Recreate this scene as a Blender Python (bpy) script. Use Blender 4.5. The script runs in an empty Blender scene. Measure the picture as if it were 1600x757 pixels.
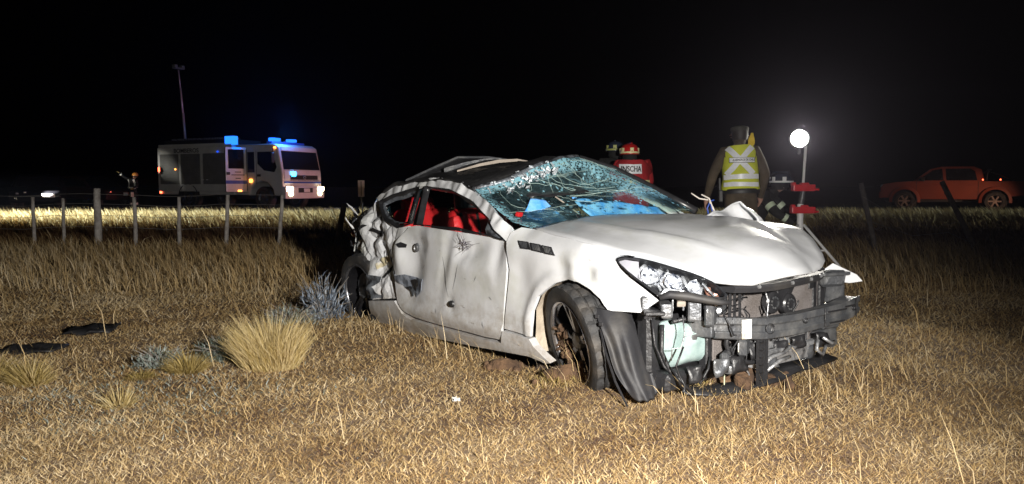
import bpy, bmesh, math, random
import numpy as np
from mathutils import Vector, Matrix, noise
from mathutils.geometry import delaunay_2d_cdt

sc = bpy.context.scene
COL = sc.collection
R = math.radians
random.seed(7)
rng = np.random.default_rng(11)

# ---------------------------------------------------------------- camera
cam = bpy.data.cameras.new('camera')
cam.sensor_width = 36.0
cam.lens = 1170 / 1600 * 36
cam.clip_start = 0.05
cam.clip_end = 3000
camo = bpy.data.objects.new('camera', cam)
COL.objects.link(camo)
camo.location = (0, 0, 1.2)
camo.rotation_euler = (R(90) - 0.0738, 0, 0)
sc.camera = camo

# ---------------------------------------------------------------- world: night sky
w = bpy.data.worlds.new('World')
sc.world = w
w.use_nodes = True
wn = w.node_tree
bg = wn.nodes['Background']
sky = wn.nodes.new('ShaderNodeTexSky')
sky.sky_type = 'NISHITA'
sky.sun_disc = False
sky.sun_elevation = R(-8.0)
sky.sun_rotation = R(200)
wn.links.new(sky.outputs['Color'], bg.inputs['Color'])
bg.inputs['Strength'].default_value = 0.05

# ---------------------------------------------------------------- exposure
sc.view_settings.view_transform = 'Standard'
sc.view_settings.look = 'None'
sc.view_settings.exposure = 0
sc.view_settings.gamma = 1
sc.cycles.use_denoising = True
sc.cycles.max_bounces = 6
sc.cycles.transparent_max_bounces = 12
sc.cycles.volume_bounces = 0

# ---------------------------------------------------------------- lamps of the place
def lamp(name, kind, loc, target, power, color, size=0.1, spot=60, blend=0.6):
    d = bpy.data.lights.new(name, kind)
    d.energy = power
    d.color = color
    d.shadow_soft_size = size
    if kind == 'SPOT':
        d.spot_size = R(spot)
        d.spot_blend = blend
    o = bpy.data.objects.new(name, d)
    COL.objects.link(o)
    o.location = loc
    if target is not None:
        v = Vector(target) - Vector(loc)
        o.rotation_euler = v.to_track_quat('-Z', 'Y').to_euler()
    return o
# working light behind the photographer, on the right, that lights the wreck
lamp('work_light', 'SPOT', (1.15, 0.05, 1.5), (-0.9, 5.2, 0.15), 2500, (1.0, 0.955, 0.885), 0.07, 104, 1.0)
# headlights of a vehicle on the road, beyond the left edge of the frame
lamp('headlight_beam_left', 'SPOT', (-21.5, 20.9, 1.75), (-12.5, 21.1, 0.2), 60000, (0.82, 1.0, 0.98), 0.1, 20, 0.9)
# lights of the emergency vehicles stopped on the road behind and right of the wreck
lamp('emergency_light_road', 'SPOT', (1.5, 27.0, 0.95), (-10.5, 30.0, 1.0), 1700, (1.0, 0.42, 0.40), 0.2, 46, 0.7)
lamp('emergency_light_right', 'SPOT', (21.5, 21.8, 1.15), (17.0, 30.3, 0.60), 1500, (1.0, 0.60, 0.38), 0.1, 21, 1.0)

# ---------------------------------------------------------------- tagging helpers
def tag(o, label=None, cat=None, group=None, kind=None):
    if label: o['label'] = label
    if cat: o['category'] = cat
    if group: o['group'] = group
    if kind: o['kind'] = kind
    return o
def thing(name, label, cat, loc=(0, 0, 0), rz=0.0, group=None):
    o = bpy.data.objects.new(name, None)
    COL.objects.link(o)
    o.empty_display_size = 0.2
    o.location = loc
    o.rotation_euler = (0, 0, rz)
    return tag(o, label, cat, group)
def copy_tree(o, parent=None):
    c = o.copy()
    COL.objects.link(c)
    c.parent = parent
    for ch in list(o.children):
        copy_tree(ch, c)
    return c

# ---------------------------------------------------------------- materials
def new_mat(name):
    m = bpy.data.materials.new(name)
    m.use_nodes = True
    nt = m.node_tree
    return m, nt, nt.nodes['Principled BSDF'], nt.nodes['Material Output']
def mat(name, col, rough=0.5, metal=0.0, var=0.12, nscale=8.0, bump=0.0, bscale=60.0, coat=0.0, col2=None, thr=(0.45, 0.6), emit=None, estr=0.0, spec=0.5):
    m, nt, b, out = new_mat(name)
    N, L = nt.nodes.new, nt.links.new
    tc = N('ShaderNodeTexCoord')
    n = N('ShaderNodeTexNoise'); n.inputs['Scale'].default_value = nscale; n.inputs['Detail'].default_value = 6
    L(tc.outputs['Object'], n.inputs['Vector'])
    rp = N('ShaderNodeValToRGB')
    c2 = col2 if col2 else tuple(c * (1 - var) for c in col)
    c1 = col if col2 else tuple(min(1, c * (1 + var)) for c in col)
    rp.color_ramp.elements[0].color = (*c1, 1); rp.color_ramp.elements[1].color = (*c2, 1)
    rp.color_ramp.elements[0].position = thr[0] if col2 else 0.3
    rp.color_ramp.elements[1].position = thr[1] if col2 else 0.7
    L(n.outputs['Fac'], rp.inputs['Fac']); L(rp.outputs['Color'], b.inputs['Base Color'])
    b.inputs['Roughness'].default_value = rough
    b.inputs['Metallic'].default_value = metal
    b.inputs['Coat Weight'].default_value = coat
    b.inputs['Coat Roughness'].default_value = 0.08
    b.inputs['Specular IOR Level'].default_value = spec
    if bump:
        n2 = N('ShaderNodeTexNoise'); n2.inputs['Scale'].default_value = bscale; n2.inputs['Detail'].default_value = 4
        L(tc.outputs['Object'], n2.inputs['Vector'])
        bp = N('ShaderNodeBump'); bp.inputs['Strength'].default_value = bump; bp.inputs['Distance'].default_value = 0.02
        L(n2.outputs['Fac'], bp.inputs['Height']); L(bp.outputs['Normal'], b.inputs['Normal'])
    if emit:
        b.inputs['Emission Color'].default_value = (*emit, 1)
        b.inputs['Emission Strength'].default_value = estr
    return m

M = {}
def paint(name, base, scuff, scuff_amt=0.62):
    """car paint with coat, large faint dirt film and fine scratches that show dark primer"""
    m, nt, b, out = new_mat(name)
    N, L = nt.nodes.new, nt.links.new
    tc = N('ShaderNodeTexCoord')
    n1 = N('ShaderNodeTexNoise'); n1.inputs['Scale'].default_value = 2.3; n1.inputs['Detail'].default_value = 8; n1.inputs['Roughness'].default_value = 0.65
    L(tc.outputs['Object'], n1.inputs['Vector'])
    r1 = N('ShaderNodeValToRGB'); r1.color_ramp.elements[0].position = 0.5; r1.color_ramp.elements[1].position = 0.78
    r1.color_ramp.elements[0].color = (*base, 1); r1.color_ramp.elements[1].color = (*[c * 0.72 for c in base[:2]], base[2] * 0.62, 1)
    L(n1.outputs['Fac'], r1.inputs['Fac'])
    mp = N('ShaderNodeMapping'); mp.inputs['Scale'].default_value = (2.0, 9, 13); mp.inputs['Rotation'].default_value = (0, 0.5, 0.2)
    L(tc.outputs['Object'], mp.inputs['Vector'])
    n2 = N('ShaderNodeTexNoise'); n2.inputs['Scale'].default_value = 3.4; n2.inputs['Detail'].default_value = 9; n2.inputs['Roughness'].default_value = 0.7
    L(mp.outputs['Vector'], n2.inputs['Vector'])
    r2 = N('ShaderNodeValToRGB'); r2.color_ramp.elements[0].position = scuff_amt; r2.color_ramp.elements[1].position = scuff_amt + 0.035
    L(n2.outputs['Fac'], r2.inputs['Fac'])
    mx = N('ShaderNodeMixRGB'); L(r2.outputs['Color'], mx.inputs['Fac']); L(r1.outputs['Color'], mx.inputs['Color1'])
    mx.inputs['Color2'].default_value = (*scuff, 1)
    # splashed mud: a film that thickens towards the sills
    sx = N('ShaderNodeSeparateXYZ'); L(tc.outputs['Object'], sx.inputs[0])
    mr = N('ShaderNodeMapRange'); mr.inputs['From Min'].default_value = .62; mr.inputs['From Max'].default_value = .10; mr.inputs['To Max'].default_value = .55; L(sx.outputs['Z'], mr.inputs['Value'])
    nm = N('ShaderNodeTexNoise'); nm.inputs['Scale'].default_value = 11; nm.inputs['Detail'].default_value = 9; nm.inputs['Roughness'].default_value = 0.75; L(tc.outputs['Object'], nm.inputs['Vector'])
    am = N('ShaderNodeMath'); am.operation = 'ADD'; L(mr.outputs[0], am.inputs[0]); L(nm.outputs['Fac'], am.inputs[1])
    r3 = N('ShaderNodeMapRange'); r3.inputs['From Min'].default_value = .66; r3.inputs['From Max'].default_value = 1.05; r3.inputs['To Max'].default_value = .75; L(am.outputs[0], r3.inputs['Value'])
    m3 = N('ShaderNodeMixRGB'); L(r3.outputs[0], m3.inputs['Fac']); L(mx.outputs['Color'], m3.inputs['Color1']); m3.inputs['Color2'].default_value = (.24, .19, .13, 1)
    L(m3.outputs['Color'], b.inputs['Base Color'])
    rr_ = N('ShaderNodeMapRange'); rr_.inputs['To Min'].default_value = .30; rr_.inputs['To Max'].default_value = .75; L(n1.outputs['Fac'], rr_.inputs['Value']); L(rr_.outputs[0], b.inputs['Roughness'])
    b.inputs['Coat Weight'].default_value = 0.35
    b.inputs['Coat Roughness'].default_value = 0.12
    n3 = N('ShaderNodeTexNoise'); n3.inputs['Scale'].default_value = 9; n3.inputs['Detail'].default_value = 3
    L(tc.outputs['Object'], n3.inputs['Vector'])
    bp = N('ShaderNodeBump'); bp.inputs['Strength'].default_value = 0.12; bp.inputs['Distance'].default_value = 0.02
    L(n3.outputs['Fac'], bp.inputs['Height']); L(bp.outputs['Normal'], b.inputs['Normal'])
    return m
M['paint'] = paint('white_car_paint', (0.58, 0.59, 0.61), (0.16, 0.15, 0.15), 0.665)
M['paint_torn'] = paint('scraped_white_paint', (0.56, 0.57, 0.59), (0.10, 0.10, 0.11), 0.66)
M['hood_shaded'] = paint('white_hood_paint_shaded', (0.47, 0.48, 0.50), (0.35, 0.34, 0.32), 0.74)  # darker copy of the car white: weak grazing light put into the colour
M['torn'] = mat('torn_grey_metal', (0.20, 0.22, 0.25), 0.45, 0.6, nscale=14, col2=(0.04, 0.04, 0.045), thr=(0.45, 0.58), bump=0.5, bscale=30)
M['bluegrey'] = mat('bent_bluish_metal', (0.36, 0.40, 0.48), 0.4, 0.5, nscale=16, col2=(0.16, 0.18, 0.22), thr=(0.45, 0.6), bump=0.4, bscale=24)
M['black'] = mat('black_plastic', (0.018, 0.018, 0.02), 0.42, 0, 0.3, 12, 0.25, 40)
M['trim'] = mat('black_trim', (0.02, 0.02, 0.022), 0.3, 0, 0.3, 20)
M['dusty'] = mat('dusty_black_plastic', (0.020, 0.020, 0.023), 0.62, 0, nscale=6, col2=(0.05, 0.046, 0.042), thr=(0.48, 0.72), bump=0.12, bscale=25)
M['darkmetal'] = mat('dark_steel', (0.10, 0.105, 0.115), 0.42, 0.55, nscale=9, col2=(0.22, 0.22, 0.22), thr=(0.45, 0.72), bump=0.3, bscale=40)
M['steel'] = mat('bare_aluminium', (0.52, 0.53, 0.55), 0.35, 0.7, nscale=12, col2=(0.16, 0.16, 0.17), thr=(0.45, 0.68), bump=0.5, bscale=35)
M['rustdust'] = mat('mud_caked_liner', (0.42, 0.36, 0.28), 0.85, 0, nscale=5, col2=(0.16, 0.12, 0.09), thr=(0.48, 0.7), bump=0.6, bscale=22)
M['rubber'] = mat('tyre_rubber', (0.022, 0.022, 0.023), 0.7, 0, nscale=8, col2=(0.07, 0.06, 0.05), thr=(0.5, 0.75), bump=0.3, bscale=70)
M['rim'] = mat('black_alloy', (0.022, 0.022, 0.025), 0.22, 0.5, 0.2, 10, coat=0.4)
M['rimlip'] = mat('machined_rim_lip', (0.35, 0.35, 0.37), 0.25, 0.9, 0.15, 10)
M['cond'] = mat('condenser_fins', (0.22, 0.20, 0.195), 0.6, 0.2, nscale=5, col2=(0.15, 0.13, 0.12), thr=(0.4, 0.65), bump=0.6, bscale=180)
M['red'] = mat('red_leather', (0.42, 0.012, 0.015), 0.45, 0, 0.2, 7, 0.25, 50)
M['blue_lit_cloth'] = mat('beacon_blue_cloth', (0.06, 0.30, 0.80), 0.6, 0, nscale=7, col2=(0.30, 0.60, 0.92), thr=(0.4, 0.7), bump=0.6, bscale=14)  # blue beacon light is put into the colour of this cloth
M['pale_foam'] = mat('headliner_cloth', (0.30, 0.26, 0.22), 0.9, 0, 0.2, 8, 0.3, 60)
M['label'] = mat('white_label', (0.75, 0.74, 0.70), 0.6, 0, nscale=14, col2=(0.40, 0.34, 0.28), thr=(0.55, 0.65))
M['chrome'] = mat('chrome_reflector', (0.88, 0.89, 0.92), 0.22, 0.72, 0.05, 10)
M['lampmirror'] = mat('mirror_painted_glints', (.92, .93, .96), .16, .75, nscale=26, col2=(.07, .08, .11), thr=(.56, .64))  # mottled bright and dark colour stands in for broken reflections
M['amber'] = mat('amber_bulb', (0.5, 0.12, 0.01), 0.3, 0)
M['post'] = mat('weathered_post_wood', (0.46, 0.43, 0.40), 0.9, 0, nscale=10, col2=(0.28, 0.25, 0.23), thr=(0.4, 0.65), bump=0.8, bscale=40)
M['post_unlit'] = mat('unlit_post_wood', (0.15, 0.13, 0.12), 0.9, 0, nscale=10, col2=(0.08, 0.07, 0.065), thr=(0.4, 0.65), bump=0.8, bscale=40)  # darker copy of the post wood: missing light put into the colour
M['wire'] = mat('galvanised_wire', (0.35, 0.33, 0.31), 0.5, 0.6)
M['dirt'] = mat('churned_soil', (0.12, 0.068, 0.035), 0.95, 0, nscale=12, col2=(0.05, 0.028, 0.016), thr=(0.4, 0.65), bump=0.9, bscale=45)
M['asphalt'] = mat('road_asphalt', (0.05, 0.05, 0.052), 0.85, 0, 0.25, 3, 0.4, 90)
def glass(name, tint, rough=0.03):
    m, nt, b, out = new_mat(name)
    N, L = nt.nodes.new, nt.links.new
    nt.nodes.remove(b)
    t = N('ShaderNodeBsdfTransparent'); t.inputs['Color'].default_value = (*tint, 1)
    g = N('ShaderNodeBsdfGlossy'); g.inputs['Roughness'].default_value = rough
    f = N('ShaderNodeFresnel'); f.inputs['IOR'].default_value = 1.5
    mx = N('ShaderNodeMixShader')
    L(f.outputs[0], mx.inputs[0]); L(t.outputs[0], mx.inputs[1]); L(g.outputs[0], mx.inputs[2]); L(mx.outputs[0], out.inputs[0])
    return m
M['lens'] = glass('clear_headlight_lens', (0.93, 0.95, 0.97))
M['darkglass'] = glass('dark_tinted_glass', (0.10, 0.11, 0.12))
def emis(name, col, s):
    m, nt, b, out = new_mat(name)
    e = nt.nodes.new('ShaderNodeEmission'); e.inputs[0].default_value = (*col, 1); e.inputs[1].default_value = s
    nt.links.new(e.outputs[0], out.inputs[0])
    return m
def crackglass(name, dens, tint, crack_bluelit, lo, hi):
    """laminated glass: crazed fragments catch light along their edges, the rest is tinted and clear"""
    m, nt, b, out = new_mat(name)
    N, L = nt.nodes.new, nt.links.new
    nt.nodes.remove(b)
    tc = N('ShaderNodeTexCoord')
    facs = []
    for sca, wd in ((15, 0.011), (60, 0.085), (5, 0.007)):
        v = N('ShaderNodeTexVoronoi'); v.feature = 'DISTANCE_TO_EDGE'; v.inputs['Scale'].default_value = sca
        L(tc.outputs['Object'], v.inputs['Vector'])
        lt = N('ShaderNodeMath'); lt.operation = 'LESS_THAN'; lt.inputs[1].default_value = wd
        L(v.outputs['Distance'], lt.inputs[0]); facs.append(lt)
    # crushed zones: vertex attribute "crush" (damage, part of the mesh) plus noise decide how finely crazed the sheet is
    at = N('ShaderNodeAttribute'); at.attribute_name = 'crush'
    n = N('ShaderNodeTexNoise'); n.inputs['Scale'].default_value = 5; n.inputs['Detail'].default_value = 5
    L(tc.outputs['Object'], n.inputs['Vector'])
    ad = N('ShaderNodeMath'); ad.operation = 'ADD'; L(at.outputs['Fac'], ad.inputs[0]); L(n.outputs['Fac'], ad.inputs[1])
    rp = N('ShaderNodeMapRange'); rp.inputs['From Min'].default_value = lo; rp.inputs['From Max'].default_value = hi
    L(ad.outputs[0], rp.inputs['Value'])
    m1 = N('ShaderNodeMath'); m1.operation = 'MULTIPLY'; L(facs[1].outputs[0], m1.inputs[0]); L(rp.outputs[0], m1.inputs[1])
    wn_ = N('ShaderNodeTexWhiteNoise'); 
    vc = N('ShaderNodeTexVoronoi'); vc.inputs['Scale'].default_value = 60; L(tc.outputs['Object'], vc.inputs['Vector'])
    L(vc.outputs['Color'], wn_.inputs['Vector'])
    gt = N('ShaderNodeMath'); gt.operation = 'GREATER_THAN'; gt.inputs[1].default_value = 0.55; L(wn_.outputs['Value'], gt.inputs[0])
    m2 = N('ShaderNodeMath'); m2.operation = 'MULTIPLY'; L(gt.outputs[0], m2.inputs[0]); L(rp.outputs[0], m2.inputs[1])
    m3 = N('ShaderNodeMath'); m3.operation = 'MULTIPLY'; m3.inputs[1].default_value = dens; L(facs[0].outputs[0], m3.inputs[0])
    m4 = N('ShaderNodeMath'); m4.operation = 'MULTIPLY'; m4.inputs[1].default_value = dens * 1.2; L(facs[2].outputs[0], m4.inputs[0])
    sp = N('ShaderNodeMath'); sp.operation = 'GREATER_THAN'; sp.inputs[1].default_value = 0.965; L(wn_.outputs['Value'], sp.inputs[0])
    m5 = N('ShaderNodeMath'); m5.operation = 'MAXIMUM'; L(m2.outputs[0], m5.inputs[0]); L(sp.outputs[0], m5.inputs[1]); m2 = m5
    s1 = N('ShaderNodeMath'); s1.operation = 'MAXIMUM'; L(m1.outputs[0], s1.inputs[0]); L(m2.outputs[0], s1.inputs[1])
    s2 = N('ShaderNodeMath'); s2.operation = 'MAXIMUM'; L(s1.outputs[0], s2.inputs[0]); L(m3.outputs[0], s2.inputs[1])
    s3 = N('ShaderNodeMath'); s3.operation = 'MAXIMUM'; s3.use_clamp = True; L(s2.outputs[0], s3.inputs[0]); L(m4.outputs[0], s3.inputs[1])
    t = N('ShaderNodeBsdfTransparent'); t.inputs['Color'].default_value = (*tint, 1)
    g = N('ShaderNodeBsdfGlossy'); g.inputs['Roughness'].default_value = 0.12; g.inputs['Color'].default_value = (0.9, 1, 1, 1)
    f = N('ShaderNodeFresnel'); f.inputs['IOR'].default_value = 1.12
    mx = N('ShaderNodeMixShader'); L(f.outputs[0], mx.inputs[0]); L(t.outputs[0], mx.inputs[1]); L(g.outputs[0], mx.inputs[2])
    d = N('ShaderNodeBsdfDiffuse'); d.inputs['Color'].default_value = (*crack_bluelit, 1)
    # fine crazing that is too small to see singly: a thin milky film over the whole laminate
    base = N('ShaderNodeMath'); base.operation = 'MULTIPLY_ADD'; base.inputs[1].default_value = 0.10; base.inputs[2].default_value = 0.0; L(n.outputs['Fac'], base.inputs[0])
    s4 = N('ShaderNodeMath'); s4.operation = 'MAXIMUM'; L(s3.outputs[0], s4.inputs[0]); L(base.outputs[0], s4.inputs[1])
    tl = N('ShaderNodeBsdfTranslucent'); tl.inputs['Color'].default_value = (*crack_bluelit, 1)
    dm = N('ShaderNodeMixShader'); dm.inputs[0].default_value = 0.6; L(d.outputs[0], dm.inputs[1]); L(tl.outputs[0], dm.inputs[2])
    fm = N('ShaderNodeMixShader'); L(s4.outputs[0], fm.inputs[0]); L(mx.outputs[0], fm.inputs[1]); L(dm.outputs[0], fm.inputs[2])
    L(fm.outputs[0], out.inputs[0])
    return m
M['crack'] = crackglass('crazed_windshield_glass', 0.22, (0.80, 0.92, 0.86), (0.44, 0.85, 1.0), 0.66, 1.05)  # cyan of the cracks holds the blue beacon light as colour

# ---------------------------------------------------------------- mesh builder
class MB:
    def __init__(s): s.v = []; s.f = []; s.m = []
    def add(s, v, f, mi=0):
        o = len(s.v); s.v += [tuple(p) for p in v]; s.f += [tuple(i + o for i in q) for q in f]; s.m += [mi] * len(f); return s
    def box(s, c, d, rot=(0, 0, 0), bev=0.0, mi=0, seg=1, jit=0.0):
        bm = bmesh.new(); bmesh.ops.create_cube(bm, size=1)
        for v in bm.verts: v.co = Vector((v.co.x * d[0], v.co.y * d[1], v.co.z * d[2]))
        if bev: bmesh.ops.bevel(bm, geom=bm.edges[:], offset=min(bev, min(d) * 0.49), segments=seg, affect='EDGES', profile=0.6)
        from mathutils import Euler
        T = Matrix.Translation(c) @ Euler(rot).to_matrix().to_4x4()
        bm.verts.ensure_lookup_table()
        vs = []
        for v in bm.verts:
            p = T @ v.co
            if jit: p += noise.noise_vector(p * 9) * jit
            vs.append(p)
        s.add(vs, [[v.index for v in f.verts] for f in bm.faces], mi); bm.free(); return s
    def tube(s, path, r, n=8, mi=0, caps=True):
        P = [Vector(p) for p in path]; k = len(P)
        rs = r if isinstance(r, (list, tuple)) else [r] * k
        vs = []; fs = []; up = Vector((0, 0, 1)); last = None
        for i, p in enumerate(P):
            d = (P[min(i + 1, k - 1)] - P[max(i - 1, 0)]).normalized()
            if last is None:
                a = d.cross(up)
                if a.length < 0.1: a = d.cross(Vector((1, 0, 0)))
            else:
                a = last - d * last.dot(d)
            a.normalize(); last = a; b = d.cross(a)
            for j in range(n):
                t = 2 * math.pi * j / n
                vs.append(p + (a * math.cos(t) + b * math.sin(t)) * rs[i])
        for i in range(k - 1):
            for j in range(n):
                fs.append((i * n + j, i * n + (j + 1) % n, (i + 1) * n + (j + 1) % n, (i + 1) * n + j))
        if caps: fs += [tuple(range(n - 1, -1, -1)), tuple(range((k - 1) * n, k * n))]
        return s.add(vs, fs, mi)
    def lathe(s, prof, axis='y', n=32, mi=0, c=(0, 0, 0), closed=False):
        """prof: (radius, along)"""
        vs = []; fs = []; k = len(prof)
        for r, a in prof:
            for j in range(n):
                t = 2 * math.pi * j / n; u, v = r * math.cos(t), r * math.sin(t)
                p = {'y': (u, a, v), 'x': (a, u, v), 'z': (u, v, a)}[axis]
                vs.append((p[0] + c[0], p[1] + c[1], p[2] + c[2]))
        for i in range(k - 1 if not closed else k):
            i2 = (i + 1) % k
            for j in range(n):
                fs.append((i * n + j, i * n + (j + 1) % n, i2 * n + (j + 1) % n, i2 * n + j))
        return s.add(vs, fs, mi)
    def ell(s, c, r, n=12, mi=0, k=8, jit=0.0):
        vs = []; fs = []
        for i in range(k + 1):
            ph = math.pi * i / k
            for j in range(n):
                t = 2 * math.pi * j / n
                p = Vector((c[0] + r[0] * math.sin(ph) * math.cos(t), c[1] + r[1] * math.sin(ph) * math.sin(t), c[2] + r[2] * math.cos(ph)))
                if jit: p += noise.noise_vector(p * 12) * jit
                vs.append(p)
        for i in range(k):
            for j in range(n):
                fs.append((i * n + j, (i + 1) * n + j, (i + 1) * n + (j + 1) % n, i * n + (j + 1) % n))
        return s.add(vs, fs, mi)
    def prism(s, poly, o, ax, ay, depth, mi=0):
        """polygon in the plane o + ax*u + ay*v, extruded by the vector depth"""
        o, ax, ay, dp = Vector(o), Vector(ax), Vector(ay), Vector(depth)
        n = len(poly); a = [o + ax * u + ay * v for u, v in poly]
        return s.add(a + [p + dp for p in a], [tuple(range(n - 1, -1, -1)), tuple(range(n, 2 * n))] + [(i, (i + 1) % n, n + (i + 1) % n, n + i) for i in range(n)], mi)
    def build(s, name, mats, parent=None, smooth=False, loc=None, rot=None, angle=None):
        me = bpy.data.meshes.new(name)
        me.from_pydata(s.v, [], s.f)
        bm = bmesh.new(); bm.from_mesh(me); bmesh.ops.recalc_face_normals(bm, faces=bm.faces[:]); bm.to_mesh(me); bm.free()
        for m_ in (mats if isinstance(mats, (list, tuple)) else [mats]): me.materials.append(M[m_] if isinstance(m_, str) else m_)
        me.polygons.foreach_set('material_index', s.m)
        if smooth: me.polygons.foreach_set('use_smooth', [True] * len(me.polygons))
        if smooth and angle: me.set_sharp_from_angle(angle=R(angle))
        o = bpy.data.objects.new(name, me)
        COL.objects.link(o)
        o.parent = parent
        if loc: o.location = loc
        if rot: o.rotation_euler = rot
        return o
def text(name, body, size, mt, parent, matrix, depth=0.002, sx=1.0):
    cu = bpy.data.curves.new(name, 'FONT')
    cu.body = body; cu.size = size; cu.align_x = 'CENTER'; cu.align_y = 'CENTER'; cu.extrude = depth; cu.offset = size * 0.018
    tmp = bpy.data.objects.new(name, cu)
    COL.objects.link(tmp)
    me = bpy.data.meshes.new_from_object(tmp.evaluated_get(bpy.context.evaluated_depsgraph_get()))
    bpy.data.objects.remove(tmp)
    me.materials.clear(); me.materials.append(M[mt])
    if sx != 1: me.transform(Matrix.Diagonal((sx, 1, 1, 1)))
    o = bpy.data.objects.new(name, me)
    COL.objects.link(o); o.parent = parent; o.matrix_local = matrix
    return o

# ---------------------------------------------------------------- terrain
def sstep(a, b, t):
    t = np.clip((t - a) / (b - a), 0, 1); return t * t * (3 - 2 * t)
def ground_z(x, y):
    x = np.asarray(x, float); y = np.asarray(y, float)
    z = 0.07 * sstep(2.5, 4.4, y) + 0.008 * np.maximum(y - 5, 0) * (y < 21) + 0.128 * (y >= 21)
    z = z - 0.16 * sstep(13.5, 16, y) * (1 - sstep(18.5, 21.0, y))          # shallow ditch before the road
    z = z + 0.02 * sstep(19.5, 21.5, y)
    z = z - 0.16 * sstep(38.7, 42.5, y)
    z = z + 0.018 * np.sin(x * 1.9 + 0.7 * y) * np.sin(y * 1.4 - 0.4 * x) * (y < 22) + 0.01 * np.sin(x * 4.3 + 1.0) * np.sin(y * 3.7) * (y < 22)
    z = z + 0.05 * np.exp(-(((x - 0.75) / 0.5) ** 2 + ((y - 4.1) / 0.3) ** 2))   # soil ploughed up under the nose of the wreck
    return z
gz1 = lambda x, y: float(ground_z(x, y))
def axis(lo, hi, dense_lo, dense_hi, step):
    a = list(np.arange(dense_lo, dense_hi + 1e-6, step)); s = step; t = dense_hi
    while t < hi: s *= 1.35; t = min(t + s, hi); a.append(t)
    s = step; t = dense_lo
    while t > lo: s *= 1.35; t = max(t - s, lo); a.insert(0, t)
    return np.array(a)
gx = axis(-900, 900, -10, 10, 0.12); gy = np.unique(np.r_[axis(-40, 1500, 1.5, 24, 0.12), np.arange(38, 44, .5)])
GX, GY = np.meshgrid(gx, gy, indexing='ij')
GZ = ground_z(GX, GY)
nx, ny = GX.shape
gv = np.stack([GX, GY, GZ], -1).reshape(-1, 3)
ii = (np.arange(nx - 1)[:, None] * ny + np.arange(ny - 1)[None]).ravel()
gf = np.stack([ii, ii + ny, ii + ny + 1, ii + 1], 1)
def np_mesh(name, v, f, mats, parent=None, attr=None, smooth=False):
    me = bpy.data.meshes.new(name)
    k = f.shape[1]
    me.vertices.add(len(v)); me.vertices.foreach_set('co', np.ascontiguousarray(v, dtype=np.float32).ravel())
    me.loops.add(f.size); me.loops.foreach_set('vertex_index', np.ascontiguousarray(f, dtype=np.int32).ravel())
    me.polygons.add(len(f)); me.polygons.foreach_set('loop_start', np.arange(0, f.size, k, dtype=np.int32))
    me.update(calc_edges=True)
    for an, av in (attr or {}).items():
        at = me.attributes.new(an, 'FLOAT', 'POINT'); at.data.foreach_set('value', np.ascontiguousarray(av, dtype=np.float32))
    for m_ in (mats if isinstance(mats, (list, tuple)) else [mats]): me.materials.append(m_)
    if smooth: me.polygons.foreach_set('use_smooth', np.ones(len(f), dtype=bool))
    o = bpy.data.objects.new(name, me)
    COL.objects.link(o); o.parent = parent
    return o
M['soil'] = mat('dry_field_soil', (0.165, 0.115, 0.07), 0.95, 0, nscale=1.7, col2=(0.085, 0.05, 0.035), thr=(0.38, 0.62), bump=0.7, bscale=30)
tag(np_mesh('ground', gv, gf, M['soil'], smooth=True), kind='structure')
road = MB()
xs = np.linspace(-260, 260, 105)
rv = []; rf = []
for i, x in enumerate(xs):
    for j, y in enumerate((24.5, 25.0, 31.5, 38.0, 38.5)):
        rv.append((x, y, 0.200 if j in (0, 4) else 0.240 if j in (1, 3) else 0.270))
for i in range(len(xs) - 1):
    for j in range(4): rf.append((i * 5 + j, (i + 1) * 5 + j, (i + 1) * 5 + j + 1, i * 5 + j + 1))
road.add(rv, rf)
tag(road.build('road', 'asphalt'), kind='structure')
ROADZ = 0.247
M['roadpaint'] = mat('worn_white_line', (0.6, 0.6, 0.57), 0.7, 0, nscale=9, col2=(0.18, 0.18, 0.18), thr=(0.5, 0.7))
ml = MB()
ml.add([(-260, 25.25, 0.2452), (260, 25.25, 0.2452), (260, 25.4, 0.2459), (-260, 25.4, 0.2459)], [(0, 1, 2, 3)])
tag(ml.build('road_edge_line', 'roadpaint'), kind='structure')
# ================================================================ THE WRECKED COUPE
car = thing('wrecked_car', 'crashed white two-door coupe with crushed roof and missing front bumper standing in the dry grass', 'car', (1.0938, 4.6582, -0.01))
car.rotation_euler = (0.00877, -0.00674, -0.9234)
PLAN = np.array([(-3.80, .60), (-3.6, .72), (-3.3, .80), (-2.9, .875), (-2.5, .905), (-1.6, .92), (-.6, .92), (0, .915), (.2, .895), (.35, .85), (.48, .77), (.58, .67), (.66, .54), (.705, .40), (.73, .2), (.74, 0.0)])
_d = np.r_[0, np.cumsum(np.hypot(*np.diff(PLAN, axis=0).T))]
_S = _d - np.interp(0, PLAN[:, 0], _d)
def cl(a): return min(1.0, max(0.0, a))
def surf(s, z):
    """body side surface: s runs along the plan curve of the flank (0 at the front axle), z is height"""
    x = float(np.interp(s, _S, PLAN[:, 0])); y = float(np.interp(s, _S, PLAN[:, 1]))
    x -= (z - .65) * .45 * cl(s / .6)
    low = .035 * cl((.45 - z) / .3) ** 2
    cab = max(0, (z - .95) * .62) + .02 * cl((z - .7) / .25)
    z0 = .80 - .10 * cl(s / .5)
    fen = min(4.5 * max(z - z0, 0) ** 2, .25)
    t = cl((s + .78) / .25)
    return Vector((x, -(y - low - (cab * (1 - t) + fen * t)), z))
def nrm(s, z):
    e = 1e-3
    n = (surf(s + e, z) - surf(s - e, z)).cross(surf(s, z + e) - surf(s, z - e))
    n.normalize()
    return n if n.y < 0 or (abs(n.y) < .3 and n.x > 0) else -n
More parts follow.
